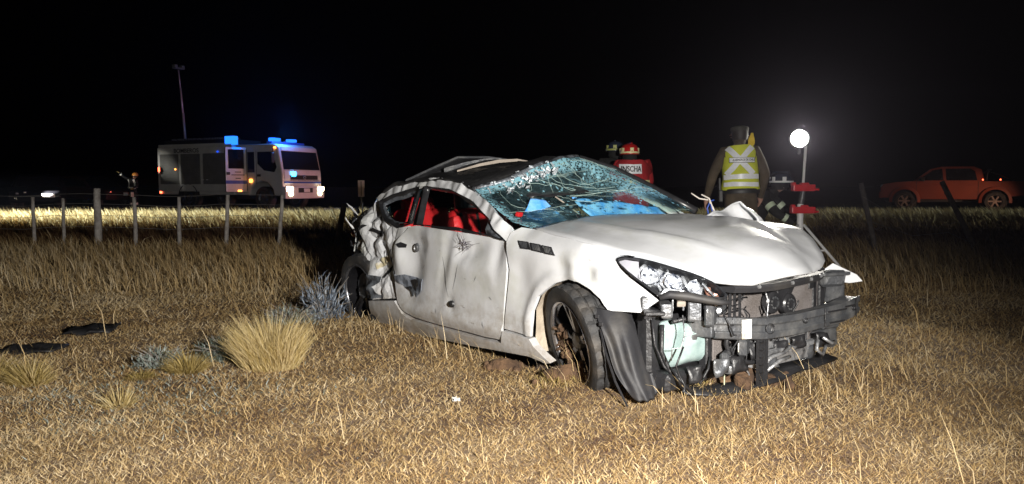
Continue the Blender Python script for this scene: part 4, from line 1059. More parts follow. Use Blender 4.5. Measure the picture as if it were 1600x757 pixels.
# far headlight remnant and its bracket
b = MB(); b.box((.55, .70, .63), (.14, .16, .10), (0, 0, -.6), .015, jit=.02); b.box((.56, .73, .55), (.08, .12, .12), (0, .2, -.5), .012, jit=.02); b.box((.60, .66, .665), (.06, .2, .02), (0, 0, -.4), .004, jit=.01); b.tube([(.58, .60, .66), (.60, .70, .66), (.56, .80, .65)], .01, 6)
b.box((.56, .68, .40), (.08, .14, .16), (0, 0, -.4), .015, jit=.02); b.box((.52, .66, .26), (.1, .2, .12), (0, 0, -.2), .02, jit=.03)
tag(b.build('headlight_remnant', 'darkmetal', car), 'broken mount where the far headlight was torn out')
b = MB(); b.ell((.60, .715, .615), (.03, .04, .03), 10, 0, 7, .01); b.build('broken_lamp', 'chrome', car)

# ---------------------------------------------------------------- inside the cabin
def seat(name, x, y, dark=True, rec=.25):
    t = bpy.data.objects.new(name, None); COL.objects.link(t); t.parent = car; t.location = (x, y, .30)
    b = MB(); b.box((.10, 0, .14), (.52, .48, .16), (0, -.1, 0), .05, seg=3); b.box((.10, -.22, .19), (.48, .08, .14), (0, -.1, 0), .03, seg=2); b.box((.10, .22, .19), (.48, .08, .14), (0, -.1, 0), .03, seg=2)
    b.build('seat_cushion', 'red', t, True, angle=50)
    b = MB(); b.box((-.20, 0, .47), (.14, .40, .58), (0, -rec, 0), .05, seg=3)
    for s in (-1, 1): b.box((-.15, s * .21, .45), (.17, .09, .50), (0, -rec, s * .25), .035, seg=2)
    b.build('seat_back', 'red', t, True, angle=50)
    b = MB(); b.box((-.145, 0, .50), (.03, .03, .46), (0, -rec, 0), .008); b.box((-.135, .17, .50), (.05, .025, .46), (0, -rec, .2), .008); b.box((-.135, -.17, .50), (.05, .025, .46), (0, -rec, -.2), .008)
    b.build('seat_insert', 'black', t)
    b = MB(); b.box((-.285, 0, .81), (.10, .27, .17), (0, -rec * .5, 0), .04, seg=3); b.tube([(-.27, -.06, .70), (-.28, -.06, .78)], .007, 6); b.tube([(-.27, .06, .70), (-.28, .06, .78)], .007, 6)
    b.build('headrest', 'black' if dark else 'red', t, True, angle=50)
    return t
seat('front_seat', -1.58, -.36)
seat('front_seat', -1.58, .38)
b = MB(); b.box((-2.28, 0, .44), (.45, 1.1, .14), (0, -.1, 0), .04, seg=2)
rs = b.build('rear_bench', 'red', car, True, angle=50)
for y in (-.34, .34):
    b = MB(); b.box((-2.58, y, .76), (.14, .52, .58), (0, -.35, 0), .05, seg=3); b.build('bench_back', 'red', rs, True, angle=50)
for y in (-.38, .38):
    b = MB(); b.box((-2.66, y, 1.07), (.11, .30, .13), (0, -.3, 0), .04, seg=3); b.build('headrest', 'red', rs, True, angle=50)
b = MB(); b.box((-1.25, .83, .62), (1.1, .03, .5), bev=.01); b.box((-1.25, .815, .86), (1.1, .04, .08), bev=.015); b.build('door_trim', 'red', car)
for q in (((-2.3, .80, .75), (.9, .03, .5)), ((-2.35, -.80, .62), (.8, .03, .3))):
    b = MB(); b.box(*q, bev=.01); b.build('side_trim', 'red', car)
b = MB(); b.box((-.72, 0, .86), (.36, 1.36, .14), bev=.05, seg=3); b.box((-.84, 0, .70), (.26, 1.30, .26), bev=.04, seg=2); b.box((-.92, .38, .93), (.2, .34, .10), (0, -.2, 0), .04, seg=3); b.box((-1.3, 0, .42), (.8, .2, .26), bev=.04)
b.build('dashboard', 'trim', car, True, angle=40)
b = MB()
P = [(-1.02 + .06 * math.sin(a), .38 + .18 * math.cos(a), .92 + .17 * math.sin(a)) for a in np.linspace(0, 2 * math.pi, 25)]
b.tube(P, .017, 8, caps=False); b.box((-1.0, .38, .92), (.06, .15, .12), (0, -.35, 0), .03, seg=2); b.box((-1.01, .38, .92), (.03, .34, .035), (0, -.35, 0), .008); b.tube([(-1.0, .38, .92), (-.8, .38, .85)], .03, 8)
b.build('steering_wheel', 'trim', car, True, angle=40)
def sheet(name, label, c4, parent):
    o = crumple_sheet(name, c4, 18, 14, .022, 4.5, 'blue_lit_cloth', parent, len(name), .006); tag(o, label); return o
sheet('airbag', 'hanging cloth coloured with blue beacon light at the near corner behind the windshield', [(-.80, -.70, .97), (-.80, -.25, .955), (-.90, -.40, 1.12), (-.90, -.53, 1.13)], car)
sheet('airbag', 'cloth coloured with blue beacon light hanging across the far side behind the windshield', [(-.80, -.02, .97), (-.78, .72, .985), (-.86, .70, 1.045), (-.90, -.16, 1.14)], car)
b = MB(); b.tube([(-.90, -.30, 1.15), (-.84, -.22, 1.08), (-.82, -.16, 1.03), (-.74, -.17, .99)], .006, 6); b.build('hanging_strap', 'pale_foam', car, True)
crumple_sheet('fallen_headliner', [(-.98, -.45, 1.12), (-1.02, .52, 1.16), (-1.30, .42, 1.33), (-1.25, -.50, 1.19)], 16, 8, .03, 4, 'trim', car, 8)
crumple_sheet('hanging_curtain', [(-.94, -.34, .95), (-.94, -.06, .96), (-1.04, -.06, 1.17), (-1.04, -.42, 1.15)], 8, 10, .02, 5, 'black', car, 5)
b = MB(); b.box((-.74, -.74, 1.045), (.03, .05, .03), (0, .3, .3), .008, seg=2); b.build('red_flap', 'red', car)
# ================================================================ FIELD: grass, tussocks, fence, debris
def grass_mat(name, cols, trans=.35):
    m, nt, b, out = new_mat(name)
    N, L = nt.nodes.new, nt.links.new
    nt.nodes.remove(b)
    a = N('ShaderNodeAttribute'); a.attribute_name = 'tone'
    rp = N('ShaderNodeValToRGB'); cr_ = rp.color_ramp
    for i, (p, c) in enumerate(cols):
        e = cr_.elements[i] if i < 2 else cr_.elements.new(p)
        e.position = p; e.color = (*c, 1)
    L(a.outputs['Fac'], rp.inputs['Fac'])
    d = N('ShaderNodeBsdfDiffuse'); t = N('ShaderNodeBsdfTranslucent'); mx = N('ShaderNodeMixShader'); mx.inputs[0].default_value = trans
    L(rp.outputs['Color'], d.inputs['Color']); L(rp.outputs['Color'], t.inputs['Color'])
    L(d.outputs[0], mx.inputs[1]); L(t.outputs[0], mx.inputs[2]); L(mx.outputs[0], out.inputs[0])
    return m
M['straw'] = grass_mat('dry_straw', [(0.0, (.10, .050, .030)), (.25, (.25, .15, .07)), (.5, (.49, .34, .155)), (.75, (.68, .51, .27)), (1.0, (.84, .70, .47))])
M['tussock'] = grass_mat('tussock_straw', [(0.0, (.20, .15, .05)), (.3, (.36, .27, .09)), (.6, (.52, .40, .17)), (1.0, (.72, .60, .36))])
M['greygreen'] = grass_mat('grey_shrub_leaf', [(0.0, (.10, .13, .10)), (.5, (.24, .28, .25)), (1.0, (.50, .54, .52))])
M['silver'] = grass_mat('silvery_shrub_leaf', [(0.0, (.14, .17, .22)), (.5, (.34, .40, .48)), (1.0, (.62, .68, .76))])
car_inv = np.array((Matrix.LocRotScale(car.location, car.rotation_euler, None)).inverted())
def under_car(x, y):
    P = np.stack([x, y, np.zeros_like(x), np.ones_like(x)]) 
    q = car_inv @ P
    return (q[0] > -3.2) & (q[0] < .42) & (np.abs(q[1]) < .78)
def patch(x, y, f, k):
    return (np.sin(x * f + 1.3 * k) * np.cos(y * f * 1.2 - k) + np.sin((x + y) * f * .55 + 2 * k) + np.sin((x * .6 - y) * f * 1.7 + k)) / 3
def blades(x, y, length, lean, width, tone, bend, az=None, z=None):
    n = len(x)
    z = ground_z(x, y) if z is None else z
    if az is None: az = rng.uniform(0, 2 * np.pi, n)
    dx, dy = np.cos(az), np.sin(az)
    fa = rng.uniform(0, 2 * np.pi, n); wx, wy = np.cos(fa) * width / 2, np.sin(fa) * width / 2
    l1, l2 = lean, np.minimum(lean + bend, 2.2)
    h = length * .5
    p0 = np.stack([x, y, z - .005], 1)
    p1 = p0 + np.stack([dx * np.sin(l1) * h, dy * np.sin(l1) * h, np.cos(l1) * h], 1)
    p2 = p1 + np.stack([dx * np.sin(l2) * h, dy * np.sin(l2) * h, np.cos(l2) * h], 1)
    p2[:, 2] = np.maximum(p2[:, 2], z + .004)
    W = np.stack([wx, wy, np.zeros(n)], 1)
    v = np.stack([p0 - W, p0 + W, p1 - W * .8, p1 + W * .8, p2], 1).reshape(-1, 3)
    b0 = np.arange(n)[:, None] * 5
    f = (b0 + np.array([[0, 1, 3, 0, 3, 2, 2, 3, 4]])).reshape(-1, 3)
    return v, f, np.repeat(tone, 5)
def merge(L_):
    vs, fs, ts = [], [], []; o = 0
    for v, f, t in L_: vs.append(v); fs.append(f + o); ts.append(t); o += len(v)
    return np.concatenate(vs), np.concatenate(fs), np.concatenate(ts)
def scatter(n, d0, d1, power, half=.80, pad=1.0):
    u = rng.random(n); a = 2 - power
    d = (d0 ** a + u * (d1 ** a - d0 ** a)) ** (1 / a)
    return rng.uniform(-1, 1, n) * (d * half + pad), d
L_ = []
x, y = scatter(640000, 2.35, 14.5, 2.25)
k = ~under_car(x, y); x, y = x[k], y[k]; n = len(x)
pt = patch(x, y, 1.5, 0.4) * .5 + patch(x, y, 5.5, 2.1) * .5
tone = np.clip(.60 + .18 * sstep(5.5, 8, y) - .56 * sstep(12.2, 13.8, y) + .36 * pt + rng.normal(0, .21, n) - .03 * (y > 6), 0, 1)  # midfield tone raised to make up for light falloff, lowered past the fence
ln = rng.uniform(.022, .062, n) * (1 + .14 * np.clip(y - 5, 0, 8))
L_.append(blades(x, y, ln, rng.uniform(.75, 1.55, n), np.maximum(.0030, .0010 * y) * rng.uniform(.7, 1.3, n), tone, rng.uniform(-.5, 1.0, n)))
x, y = scatter(17000, 2.4, 14.5, 1.2)                       # standing blades between the matted ones
pr = patch(x, y, 1.1, 1.7)
k = (~under_car(x, y)) & (rng.random(len(x)) < .35 + .45 * pr + .12 * np.clip(y - 6, 0, 5)); x, y = x[k], y[k]; n = len(x)
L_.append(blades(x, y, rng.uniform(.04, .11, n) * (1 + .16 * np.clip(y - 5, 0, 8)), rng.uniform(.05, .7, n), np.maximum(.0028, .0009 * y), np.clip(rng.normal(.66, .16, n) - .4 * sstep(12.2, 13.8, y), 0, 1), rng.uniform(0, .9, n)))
x, y = scatter(480, 2.5, 13.5, .8)                       # tall seed stalks leaning with the wind
k = ~under_car(x, y); x, y = x[k], y[k]; n = len(x)
L_.append(blades(x, y, rng.uniform(.16, .40, n), np.abs(rng.normal(.3, .2, n)), np.maximum(.0036, .00105 * y), np.clip(rng.normal(.82, .12, n), 0, 1), rng.uniform(.1, .7, n), az=rng.normal(2.9, .9, n)))
# denser tufts in front of the nose and along the sill of the wreck
cx = rng.choice([1.75, 1.9, 2.2, .95, 2.45, -.3, -.55, .45, -.95], 230); cy_ = np.select([cx == 1.75, cx == 1.9, cx == 2.2, cx == .95, cx == 2.45, cx == -.3, cx == -.55, cx == .45], [4.05, 3.9, 4.4, 3.75, 4.5, 4.85, 5.2, 4.2], 5.6)
n = len(cx); x = cx + rng.normal(0, .13, n); y = cy_ + rng.normal(0, .09, n)
L_.append(blades(x, y, rng.uniform(.08, .26, n), np.abs(rng.normal(.4, .3, n)), .0036 + 0 * x, np.clip(rng.normal(.72, .15, n), 0, 1), rng.uniform(.1, .8, n), az=rng.normal(2.7, 1.1, n)))
v, f, t = merge(L_)
tag(np_mesh('dry_grass', v, f, M['straw'], attr={'tone': t}), kind='stuff')
# taller grass further back, beyond the wreck and along the road verge
L_ = []
x, y = scatter(56000, 7.6, 15.0, .9, .80, 1.5)
k = ~under_car(x, y) & (rng.random(len(x)) < .25 + .12 * (y - 7.6)); x, y = x[k], y[k]; n = len(x)
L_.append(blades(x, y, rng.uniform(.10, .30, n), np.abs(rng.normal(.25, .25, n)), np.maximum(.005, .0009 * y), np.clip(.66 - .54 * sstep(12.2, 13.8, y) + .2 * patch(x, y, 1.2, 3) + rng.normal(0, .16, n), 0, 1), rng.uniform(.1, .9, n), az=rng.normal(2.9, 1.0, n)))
x, y = scatter(46000, 15, 24.3, .6, .85, 3)
n = len(x)
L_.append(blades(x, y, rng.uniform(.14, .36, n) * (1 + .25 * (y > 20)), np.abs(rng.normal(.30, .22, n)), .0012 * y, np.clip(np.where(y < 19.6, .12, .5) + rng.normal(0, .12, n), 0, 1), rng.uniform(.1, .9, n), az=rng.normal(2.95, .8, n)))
n = 52000; x = rng.uniform(-24, 24, n); y = rng.uniform(19.8, 24.4, n)      # thick crest of the verge
L_.append(blades(x, y, rng.uniform(.20, .46, n), np.abs(rng.normal(.38, .22, n)), .022 + .01 * rng.random(n), np.clip(.62 + rng.normal(0, .2, n), 0, 1), rng.uniform(.2, .9, n), az=rng.normal(2.95, .6, n)))
v, f, t = merge(L_)
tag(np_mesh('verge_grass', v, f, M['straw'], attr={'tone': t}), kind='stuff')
# ---- tussocks, each a plant of its own
def tussock(name, label, cat, x, y, rad, h, n, mt, tone=(.55, .2), group=None, lean=(.05, .75), az0=None, thick=.0035, squash=.8):
    t = thing(name, label, cat, (x, y, gz1(x, y)), 0, group)
    r = rad * np.sqrt(rng.random(n)) * .80; a = rng.uniform(0, 2 * np.pi, n)
    bx, by = r * np.cos(a), r * np.sin(a) * squash
    q = r / (rad * .80)
    az = a + rng.normal(0, .5, n)
    if az0 is not None: bxw = np.cos(az) + np.cos(az0) * .55; byw = np.sin(az) + np.sin(az0) * .55; az = np.arctan2(byw, bxw)
    ln = h * rng.uniform(.35, 1.12, n) * (1 - .38 * q ** 2) * (1 + .15 * np.cos(a * 3 + 1))
    v, f, tt = blades(bx, by, ln, lean[0] + (lean[1] - lean[0]) * q + np.abs(rng.normal(0, .17, n)), thick * rng.uniform(.8, 1.4, n), np.clip(rng.normal(*tone, n), 0, 1), rng.uniform(.05, .55, n), az=az, z=0 * bx)
    o = np_mesh('leaf_blades', v, f, M[mt], t, {'tone': tt}); o['kind'] = 'stuff'
    if h > .4 and mt == 'tussock':
        k = 300; a = rng.uniform(0, 2 * np.pi, k); r = rad * .5 * np.sqrt(rng.random(k))
        v, f, tt = blades(r * np.cos(a), r * np.sin(a), h * rng.uniform(.9, 1.55, k), np.abs(rng.normal(.26, .18, k)), .0035 + 0 * a, np.clip(rng.normal(.9, .08, k), 0, 1), rng.uniform(.1, .5, k), az=rng.normal(2.8, .7, k), z=0 * a)
        o = np_mesh('seed_stems', v, f, M[mt], t, {'tone': tt}); o['kind'] = 'stuff'
    b = MB(); b.ell((0, 0, -.02), (rad * .42, rad * .42 * squash, h * .22), 12, 0, 6, rad * .12); b.build('root_crown', 'soil', t, True)
    return t
tussock('grass_tussock', 'big golden clump of tall dry bunch grass standing alone in the left foreground', 'grass clump', -1.52, 4.64, .22, .38, 3800, 'tussock', (.74, .2), 'bunch grass clumps', (.06, .34), 2.6)
tussock('grass_tussock', 'small yellow bunch grass clump just left of the biggest clump', 'grass clump', -1.98, 4.5, .11, .19, 800, 'tussock', (.42, .18), 'bunch grass clumps', (.15, .8))
tussock('grass_tussock', 'spiky bunch grass clump with long pale stems near the left edge', 'grass clump', -2.78, 4.25, .10, .21, 700, 'tussock', (.5, .2), 'bunch grass clumps', (.08, .8), 2.6)
tussock('grass_tussock', 'very low rounded green-yellow clump of grass beside the grey shrub', 'grass clump', -2.2, 4.38, .10, .08, 700, 'tussock', (.28, .15), 'bunch grass clumps', (.2, 1.1))
tussock('grass_tussock', 'thin pale clump with few stems nearest the lower left corner', 'grass clump', -2.06, 3.85, .08, .17, 200, 'tussock', (.7, .18), 'bunch grass clumps', (.1, .8), 2.4)
tussock('grass_tussock', 'bunch grass clump cut by the left edge of the photograph', 'grass clump', -3.06, 4.35, .10, .20, 600, 'tussock', (.4, .2), 'bunch grass clumps', (.1, .8), 2.4)
def shrub(label, x, y, rad, h, n, mt, tone, leaf, stems=40):
    t = thing('low_shrub', label, 'shrub', (x, y, gz1(x, y)))
    u = rng.normal(0, 1, (n, 3)); u /= np.linalg.norm(u, axis=1)[:, None]; q = rng.random(n) ** .45
    lump = 1 + .35 * np.sin(u[:, 0] * 5 + x * 7) * np.cos(u[:, 1] * 6 + y)
    px, py, pz = u[:, 0] * q * rad * lump, u[:, 1] * q * rad * .8 * lump, np.abs(u[:, 2]) * q * h * lump
    v, f, tt = blades(px, py, leaf * rng.uniform(.6, 1.6, n), rng.uniform(.1, 1.5, n), leaf * .22 * rng.uniform(.6, 1.4, n), np.clip(rng.normal(tone[0], tone[1], n), 0, 1), rng.uniform(-.4, .9, n), az=np.arctan2(py, px) + rng.normal(0, .8, n), z=pz)
    o = np_mesh('leaves', v, f, M[mt], t, {'tone': tt}); o['kind'] = 'stuff'
    b = MB()
    for k in range(stems):
        a = rng.uniform(0, 6.28); e = Vector((math.cos(a) * rad * rng.uniform(.5, 1.25), math.sin(a) * rad * rng.uniform(.4, .9), h * rng.uniform(.4, 1.25)))
        b.tube([(e.x * .15, e.y * .15, -.02), tuple(e * .55 + Vector((0, 0, h * .12))), tuple(e)], [.004, .003, .0014], 4, 0, False)
    o = b.build('twigs', mat('grey_twigs', (.20, .18, .16), .9), t); o['kind'] = 'stuff'
shrub('low grey-green shrub in the shade just left of the biggest grass clump', -1.86, 4.86, .20, .13, 1500, 'greygreen', (.35, .2), .035)
shrub('pale grey-green shrub between the two small grass clumps', -2.22, 4.66, .16, .11, 1000, 'greygreen', (.55, .2), .03)
shrub('silvery bluish shrub crushed against the rear wheel of the wreck', -1.60, 6.30, .20, .32, 900, 'silver', (.28, .3), .05, 60)
shrub('grey dry tangled shrub in front of the bluish bush by the rear wheel', -1.80, 6.05, .24, .13, 500, 'greygreen', (.55, .3), .045, 70)
# LITTER
x = rng.normal(-2.1, .5, 2600); y = rng.normal(4.05, .33, 2600); n = len(x)
v, f, t = blades(x, y, rng.uniform(.02, .05, n), rng.uniform(.6, 1.4, n), .007 + 0 * x, np.clip(rng.normal(.55, .25, n), 0, 1), rng.uniform(-.3, .8, n))
tag(np_mesh('grey_ground_cover', v, f, M['greygreen'], attr={'tone': t}), kind='stuff')

# ---- fences
def post_mb(h, w_, n=8, seed=0, square=False):
    b = MB(); P = [Vector((noise.noise(Vector((k, seed, 0))) * .02, noise.noise(Vector((k, seed, 5))) * .02, -.25 + (h + .25) * k / 5)) for k in range(6)]
    b.tube(P, [w_ * (1.1 - .04 * k + .06 * noise.noise(Vector((k * 2, seed, 9)))) for k in range(6)], 4 if square else n)
    return b
fl = thing('wire_fence', 'line of grey wooden posts with wire between the field and the road, left', 'fence', (-8.3, 13, gz1(-8.3, 13)))
posts = [(-8.31, 13.0, 1.02, .030, 0), (-7.80, 13.0, 1.00, .028, .02), (-7.19, 13.0, 1.17, .062, 0), (-6.55, 13.0, 1.02, .034, 0), (-5.79, 13.0, 1.02, .034, .02), (-4.98, 13.0, 1.06, .036, .06), (-4.06, 13.0, 1.06, .034, .09), (-2.98, 12.6, .95, .05, .22)]
for k, (x, y, top, w_, ln) in enumerate([(-10.4, 13, 1.05, .035, 0), (-9.2, 13, 1.0, .03, .03)] + posts):
    z0 = gz1(x, y)
    o = post_mb(top - z0, w_, 8, k * 1.7, False).build('post', 'post', fl, True, (x + 8.3, y - 13, z0 - fl.location.z), (0, ln, 0))
    if w_ > .05 and ln == 0: tag(o, 'thick taller grey strainer post')
for hz in (.35, .55, .75, .92):
    b = MB(); b.tube([(-10.5 + 8.3 + k * .5, .03 + .01 * math.sin(k), hz + .015 * math.sin(k * 1.3) + (gz1(-10.5 + k * .5, 13) - fl.location.z)) for k in range(14)], .0035, 4)
    b.build('wire', 'wire', fl)
fr = thing('wire_fence', 'two leaning unlit fence posts with slack wire right of the wreck', 'fence', (5.8, 12, gz1(5.8, 12)))
for k, ((x, y), h, ln, w_) in enumerate((((5.86, 12), 1.15, -.25, .042), ((7.5, 12), 1.32, -.50, .045))):
    post_mb(h, w_, 8, 30 + k).build('post', 'post_unlit', fr, True, (x - 5.8, y - 12, gz1(x, y) - fr.location.z), (0, ln, 0))
b = MB(); b.tube([(-.2, -.04, .9), (.4, -.02, .55), (.9, 0, .42), (1.4, .0, .5), (1.15, .0, .8)], .0025, 4); b.tube([(-.05, -.04, .5), (.6, -.06, .28), (1.2, -.02, .33), (1.6, 0, .15)], .0025, 4)
b.build('wire', 'wire', fr)
bp = post_mb(.95, .05, 8, 50).build('fence_post', 'post_unlit', None, True, (-2.3, 12.2, gz1(-2.3, 12.2)), (0, .25, 0))
tag(bp, 'unlit leaning fence post standing right behind the tail of the wreck', 'fence post')

# ---- marker sign by the road
sg = thing('marker_sign', 'small upright white and red reflective marker board beyond the tail of the wreck', 'road sign', (-4.80, 23.9, gz1(-4.8, 23.9)))
M['signface'] = mat('reflective_sign_white', (.85, .62, .60), .3, 0, .15, 6)
b = MB(); b.box((0, 0, .92), (.21, .012, .52), bev=.004); b.build('board', 'signface', sg)
b = MB(); b.box((.0, -.009, .92), (.022, .004, .46)); b.build('stripe', mat('sign_red_line', (.12, .02, .02), .4), sg)
b = MB(); b.tube([(0, .02, -.2), (0, .02, 1.1)], .025, 8); b.build('stake', 'darkmetal', sg)

# ---- debris and clods
def debris(name, label, x, y, size, mt, seed, rz=0, lift=.0):
    b = MB(); n = 9; vs = []
    for i in range(n):
        for j in range(6):
            u, v = i / (n - 1) - .5, j / 5 - .5
            p = Vector((u * size[0], v * size[1] * (1 - .5 * abs(u)), size[2] * (.35 + noise.noise(Vector((u * 4 + seed, v * 4, seed))))))
            vs.append(p)
    b.add(vs, [(i * 6 + j, i * 6 + 6 + j, i * 6 + 7 + j, i * 6 + j + 1) for i in range(n - 1) for j in range(5)])
    o = b.build(name, mt, None, True, (x, y, gz1(x, y) + .02 + lift), (.1, 0, rz))
    md = o.modifiers.new('thickness', 'SOLIDIFY'); md.thickness = .012
    return tag(o, label, 'debris')
debris('plastic_scrap', 'black plastic scrap lying flat in the grass at the far left', -3.25, 5.72, (.36, .28, .05), 'black', 1.2, .1)
debris('plastic_scrap', 'larger dark flat car fragment below the black scrap near the left edge', -3.3, 5.08, (.42, .24, .03), 'black', 4.4, -.1)
debris('plastic_scrap', 'tiny white and black splinter on the grass in front of the door', -.30, 3.92, (.035, .03, .02), 'label', 6.1, .4)
def clod(label, x, y, r, seed):
    b = MB(); b.ell((0, 0, r[2] * .25), r, 14, 0, 9, min(r) * .55)
    rr = random.Random(seed)
    for k in range(16): b.ell((rr.uniform(-1, 1) * r[0] * 1.3, rr.uniform(-1, 1) * r[1] * 1.2, rr.uniform(-.02, .03)), (rr.uniform(.012, .04),) * 3, 6, 0, 4, .012)
    o = b.build('soil_clod', 'dirt', None, True, (x, y, gz1(x, y)))
    return tag(o, label, 'soil clod')
clod('dark clod of torn-up soil on the grass below the front wing', -.04, 4.62, (.10, .06, .055), 1)
clod('brown heap of soil around the foot of the leaning front wheel', .34, 4.28, (.17, .10, .07), 2)
clod('broad mound of ploughed soil and grass under the washer tank', .93, 4.22, (.20, .10, .085), 3)
clod('low smear of bare soil under the nose of the wreck', 1.30, 4.16, (.24, .09, .05), 4)
# straw on the mound
n = 1500; x = np.concatenate([rng.normal(.93, .14, n), rng.normal(.36, .12, n // 2)]); y = np.concatenate([rng.normal(4.17, .08, n), rng.normal(4.24, .07, n // 2)]); n = len(x)
hh = .075 * np.exp(-((x - .93) / .15) ** 2 - ((y - 4.2) / .1) ** 2) + .06 * np.exp(-((x - .34) / .14) ** 2 - ((y - 4.27) / .09) ** 2)
v, f, t = blades(x, y, rng.uniform(.02, .06, n), rng.uniform(.3, 1.4, n), .0045 + 0 * x, np.clip(rng.normal(.42, .15, n), 0, 1), rng.uniform(-.3, .9, n), z=ground_z(x, y) + hh)
tag(np_mesh('torn_grass', v, f, M['tussock'], attr={'tone': t}), kind='stuff')
# ================================================================ FLOODLIGHT ON ITS MAST
fx, fy = 3.66, 9.5
fz = gz1(fx, fy)
fd = thing('floodlight_stand', 'glaring white floodlight on a slim mast with red clamps behind the bonnet', 'floodlight', (fx, fy, fz))
M['lit'] = emis('lit_flood_lens', (1.0, .96, .86), 90)
M['redplastic'] = mat('red_clamp', (.62, .02, .03), .35, 0, .1, 8)
M['whitepole'] = mat('white_mast_paint', (.85, .85, .87), .4)
b = MB(); b.tube([(.0, 0, .30), (-.005, 0, .98 - fz)], .040, 14); b.build('lower_mast', 'whitepole', fd, True, angle=50)
b = MB(); b.tube([(.0, 0, .98 - fz), (.035, 0, 1.20 - fz)], .034, 12); b.build('middle_mast', 'darkmetal', fd, True, angle=50)
b = MB(); b.tube([(.02, 0, 1.18 - fz), (.06, .03, 1.86 - fz)], .017, 10); b.build('upper_mast', 'whitepole', fd, True, angle=50)
for z, w_, h in ((1.185 - fz, .28, .085), (.905 - fz, .30, .085)):
    b = MB(); b.box((.02, -.01, z), (w_, .10, h), bev=.012, seg=2); b.box((-.105, -.01, z + .045), (.05, .08, .05), bev=.01); b.box((.03, -.02, z + .045), (.10, .09, .04), bev=.01); b.tube([(.14, -.06, z - .02), (.20, -.07, z - .02)], .014, 8)
    b.build('clamp', 'redplastic', fd)
for a in (90, 210, 330):
    b = MB(); b.tube([(.04 * math.cos(R(a)), .04 * math.sin(R(a)), .62), (.55 * math.cos(R(a)), .55 * math.sin(R(a)), .02)], .018, 8); b.tube([(.02 * math.cos(R(a)), .02 * math.sin(R(a)), .30), (.30 * math.cos(R(a)), .30 * math.sin(R(a)), .30)], .012, 6); b.build('leg', 'whitepole', fd, True)
hd = MB(); hd.lathe([(.001, .12), (.07, .12), (.12, .06), (.122, -.005), (.122, -.02), (.108, -.02), (.102, -.012)], 'y', 28)
hd.box((0, .02, -.16), (.03, .06, .06), bev=.005)
hm = hd.build('lamp_head', 'darkmetal', fd, True, (-.06, -.05, 1.80 - fz), (R(-3), 0, R(-14)), angle=35)
b = MB(); b.lathe([(.001, -.034), (.06, -.032), (.08, -.026), (.102, -.012)], 'y', 28); b.build('lamp_lens', 'lit', hm, True)
lamp('floodlight_lamp', 'SPOT', (fx - .09, fy - .16, 1.79), (.6, 1.0, .9), 420, (1.0, .95, .86), .12, 58, .6)

# ================================================================ FIRE ENGINE
fe = thing('fire_truck', 'white fire engine with blue beacons, lit headlights and open crew door on the far road', 'fire engine', (-12.0, 33.4, ROADZ), R(-25))
M['fe_white'] = mat('fire_engine_white', (.62, .62, .60), .4, 0, .08, 3, coat=.3)
M['fe_white_lit'] = mat('fire_engine_white_lit', (.74, .72, .72), .35, 0, .06, 3, coat=.3)  # paler copy of the white: light on front and door put into colour
M['fe_grey'] = mat('roller_shutter_grey', (.20, .20, .19), .5, .2, .15, 3)
M['fe_blue'] = mat('reflective_blue_band', (.04, .10, .45), .4)
M['fe_dark'] = mat('fire_engine_dark', (.03, .03, .032), .5)
M['beacon'] = emis('lit_blue_beacon', (.015, .15, 1.0), 2.8)
M['beacon_dim'] = emis('dim_blue_beacon', (.01, .09, 1.0), 1.5)
M['beaconcyan'] = emis('lit_blue_flasher', (.03, .40, 1.0), 16)
M['head'] = emis('lit_headlamp', (1.0, .78, .50), 26)
M['tail'] = emis('lit_red_marker', (1.0, .10, .04), 9)
M['orange'] = emis('lit_orange_marker', (1.0, .30, .05), 6)
M['plate'] = mat('number_plate', (.85, .85, .85), .3)
def part(name, mt, parent, *boxes, bev=.02, label=None, loc=None, rot=None, jit=0):
    b = MB()
    for q in boxes: b.box(q[0], q[1], q[2] if len(q) > 2 else (0, 0, 0), bev, seg=2)
    o = b.build(name, mt, parent, loc=loc, rot=rot)
    if label: o['label'] = label
    return o
b = MB(); b.box((-1.55, 0, 1.72), (4.5, 2.46, 1.96), (0, 0, 0), .05, seg=2); bd = b.build('body', 'fe_white', fe)
part('roof_locker', 'fe_dark', bd, ((-1.7, .0, 2.86), (3.9, 1.9, .30)))
part('roof_rail', 'fe_white', bd, ((-1.55, -1.18, 2.76), (4.4, .06, .12)))
b = MB(); b.box((-1.55, 0, .80), (4.5, 2.30, .40), bev=.03); b.build('lower_skirt', 'fe_white', fe)
for k, x in enumerate((-3.05, -1.75, -.35)):
    sh = part('roller_shutter', 'fe_grey', bd, ((x, -1.235, 1.72), (1.16 if k < 2 else 1.3, .03, 1.32)), bev=.008)
    for q in range(12):
        part('shutter_slat', 'fe_grey', sh, ((x, -1.252, 1.13 + .11 * q), (1.10 if k < 2 else 1.24, .012, .098)), bev=.006)
part('shutter_frame', 'fe_white', bd, ((-1.55, -1.24, 1.02), (4.3, .03, .05)), bev=.004)
for x in (-1.0, -.75): part('shutter_handle', 'plate', bd, ((x, -1.27, 1.25), (.12, .02, .03)), bev=.004)
for x, z in ((-3.2, .88), (-.55, .86), (.15, .86)): part('side_marker_lamp', 'fe_dark', fe, ((x, -1.19, z), (.16, .05, .10)), bev=.01)
part('tail_lamp', 'tail', bd, ((-3.72, -1.20, 1.72), (.10, .10, .20)))
part('tail_lamp', 'tail', fe, ((-3.72, -1.15, .72), (.10, .10, .14)))
part('side_lamp', 'orange', bd, ((-2.65, -1.27, 1.72), (.07, .03, .07)))
part('beacon', 'beacon', bd, ((.52, -1.08, 2.92), (.50, .26, .36)), label='big rectangular blue beacon on the body roof')
part('beacon', 'beacon_dim', bd, ((-.10, -1.27, 2.45), (.07, .04, .07)))
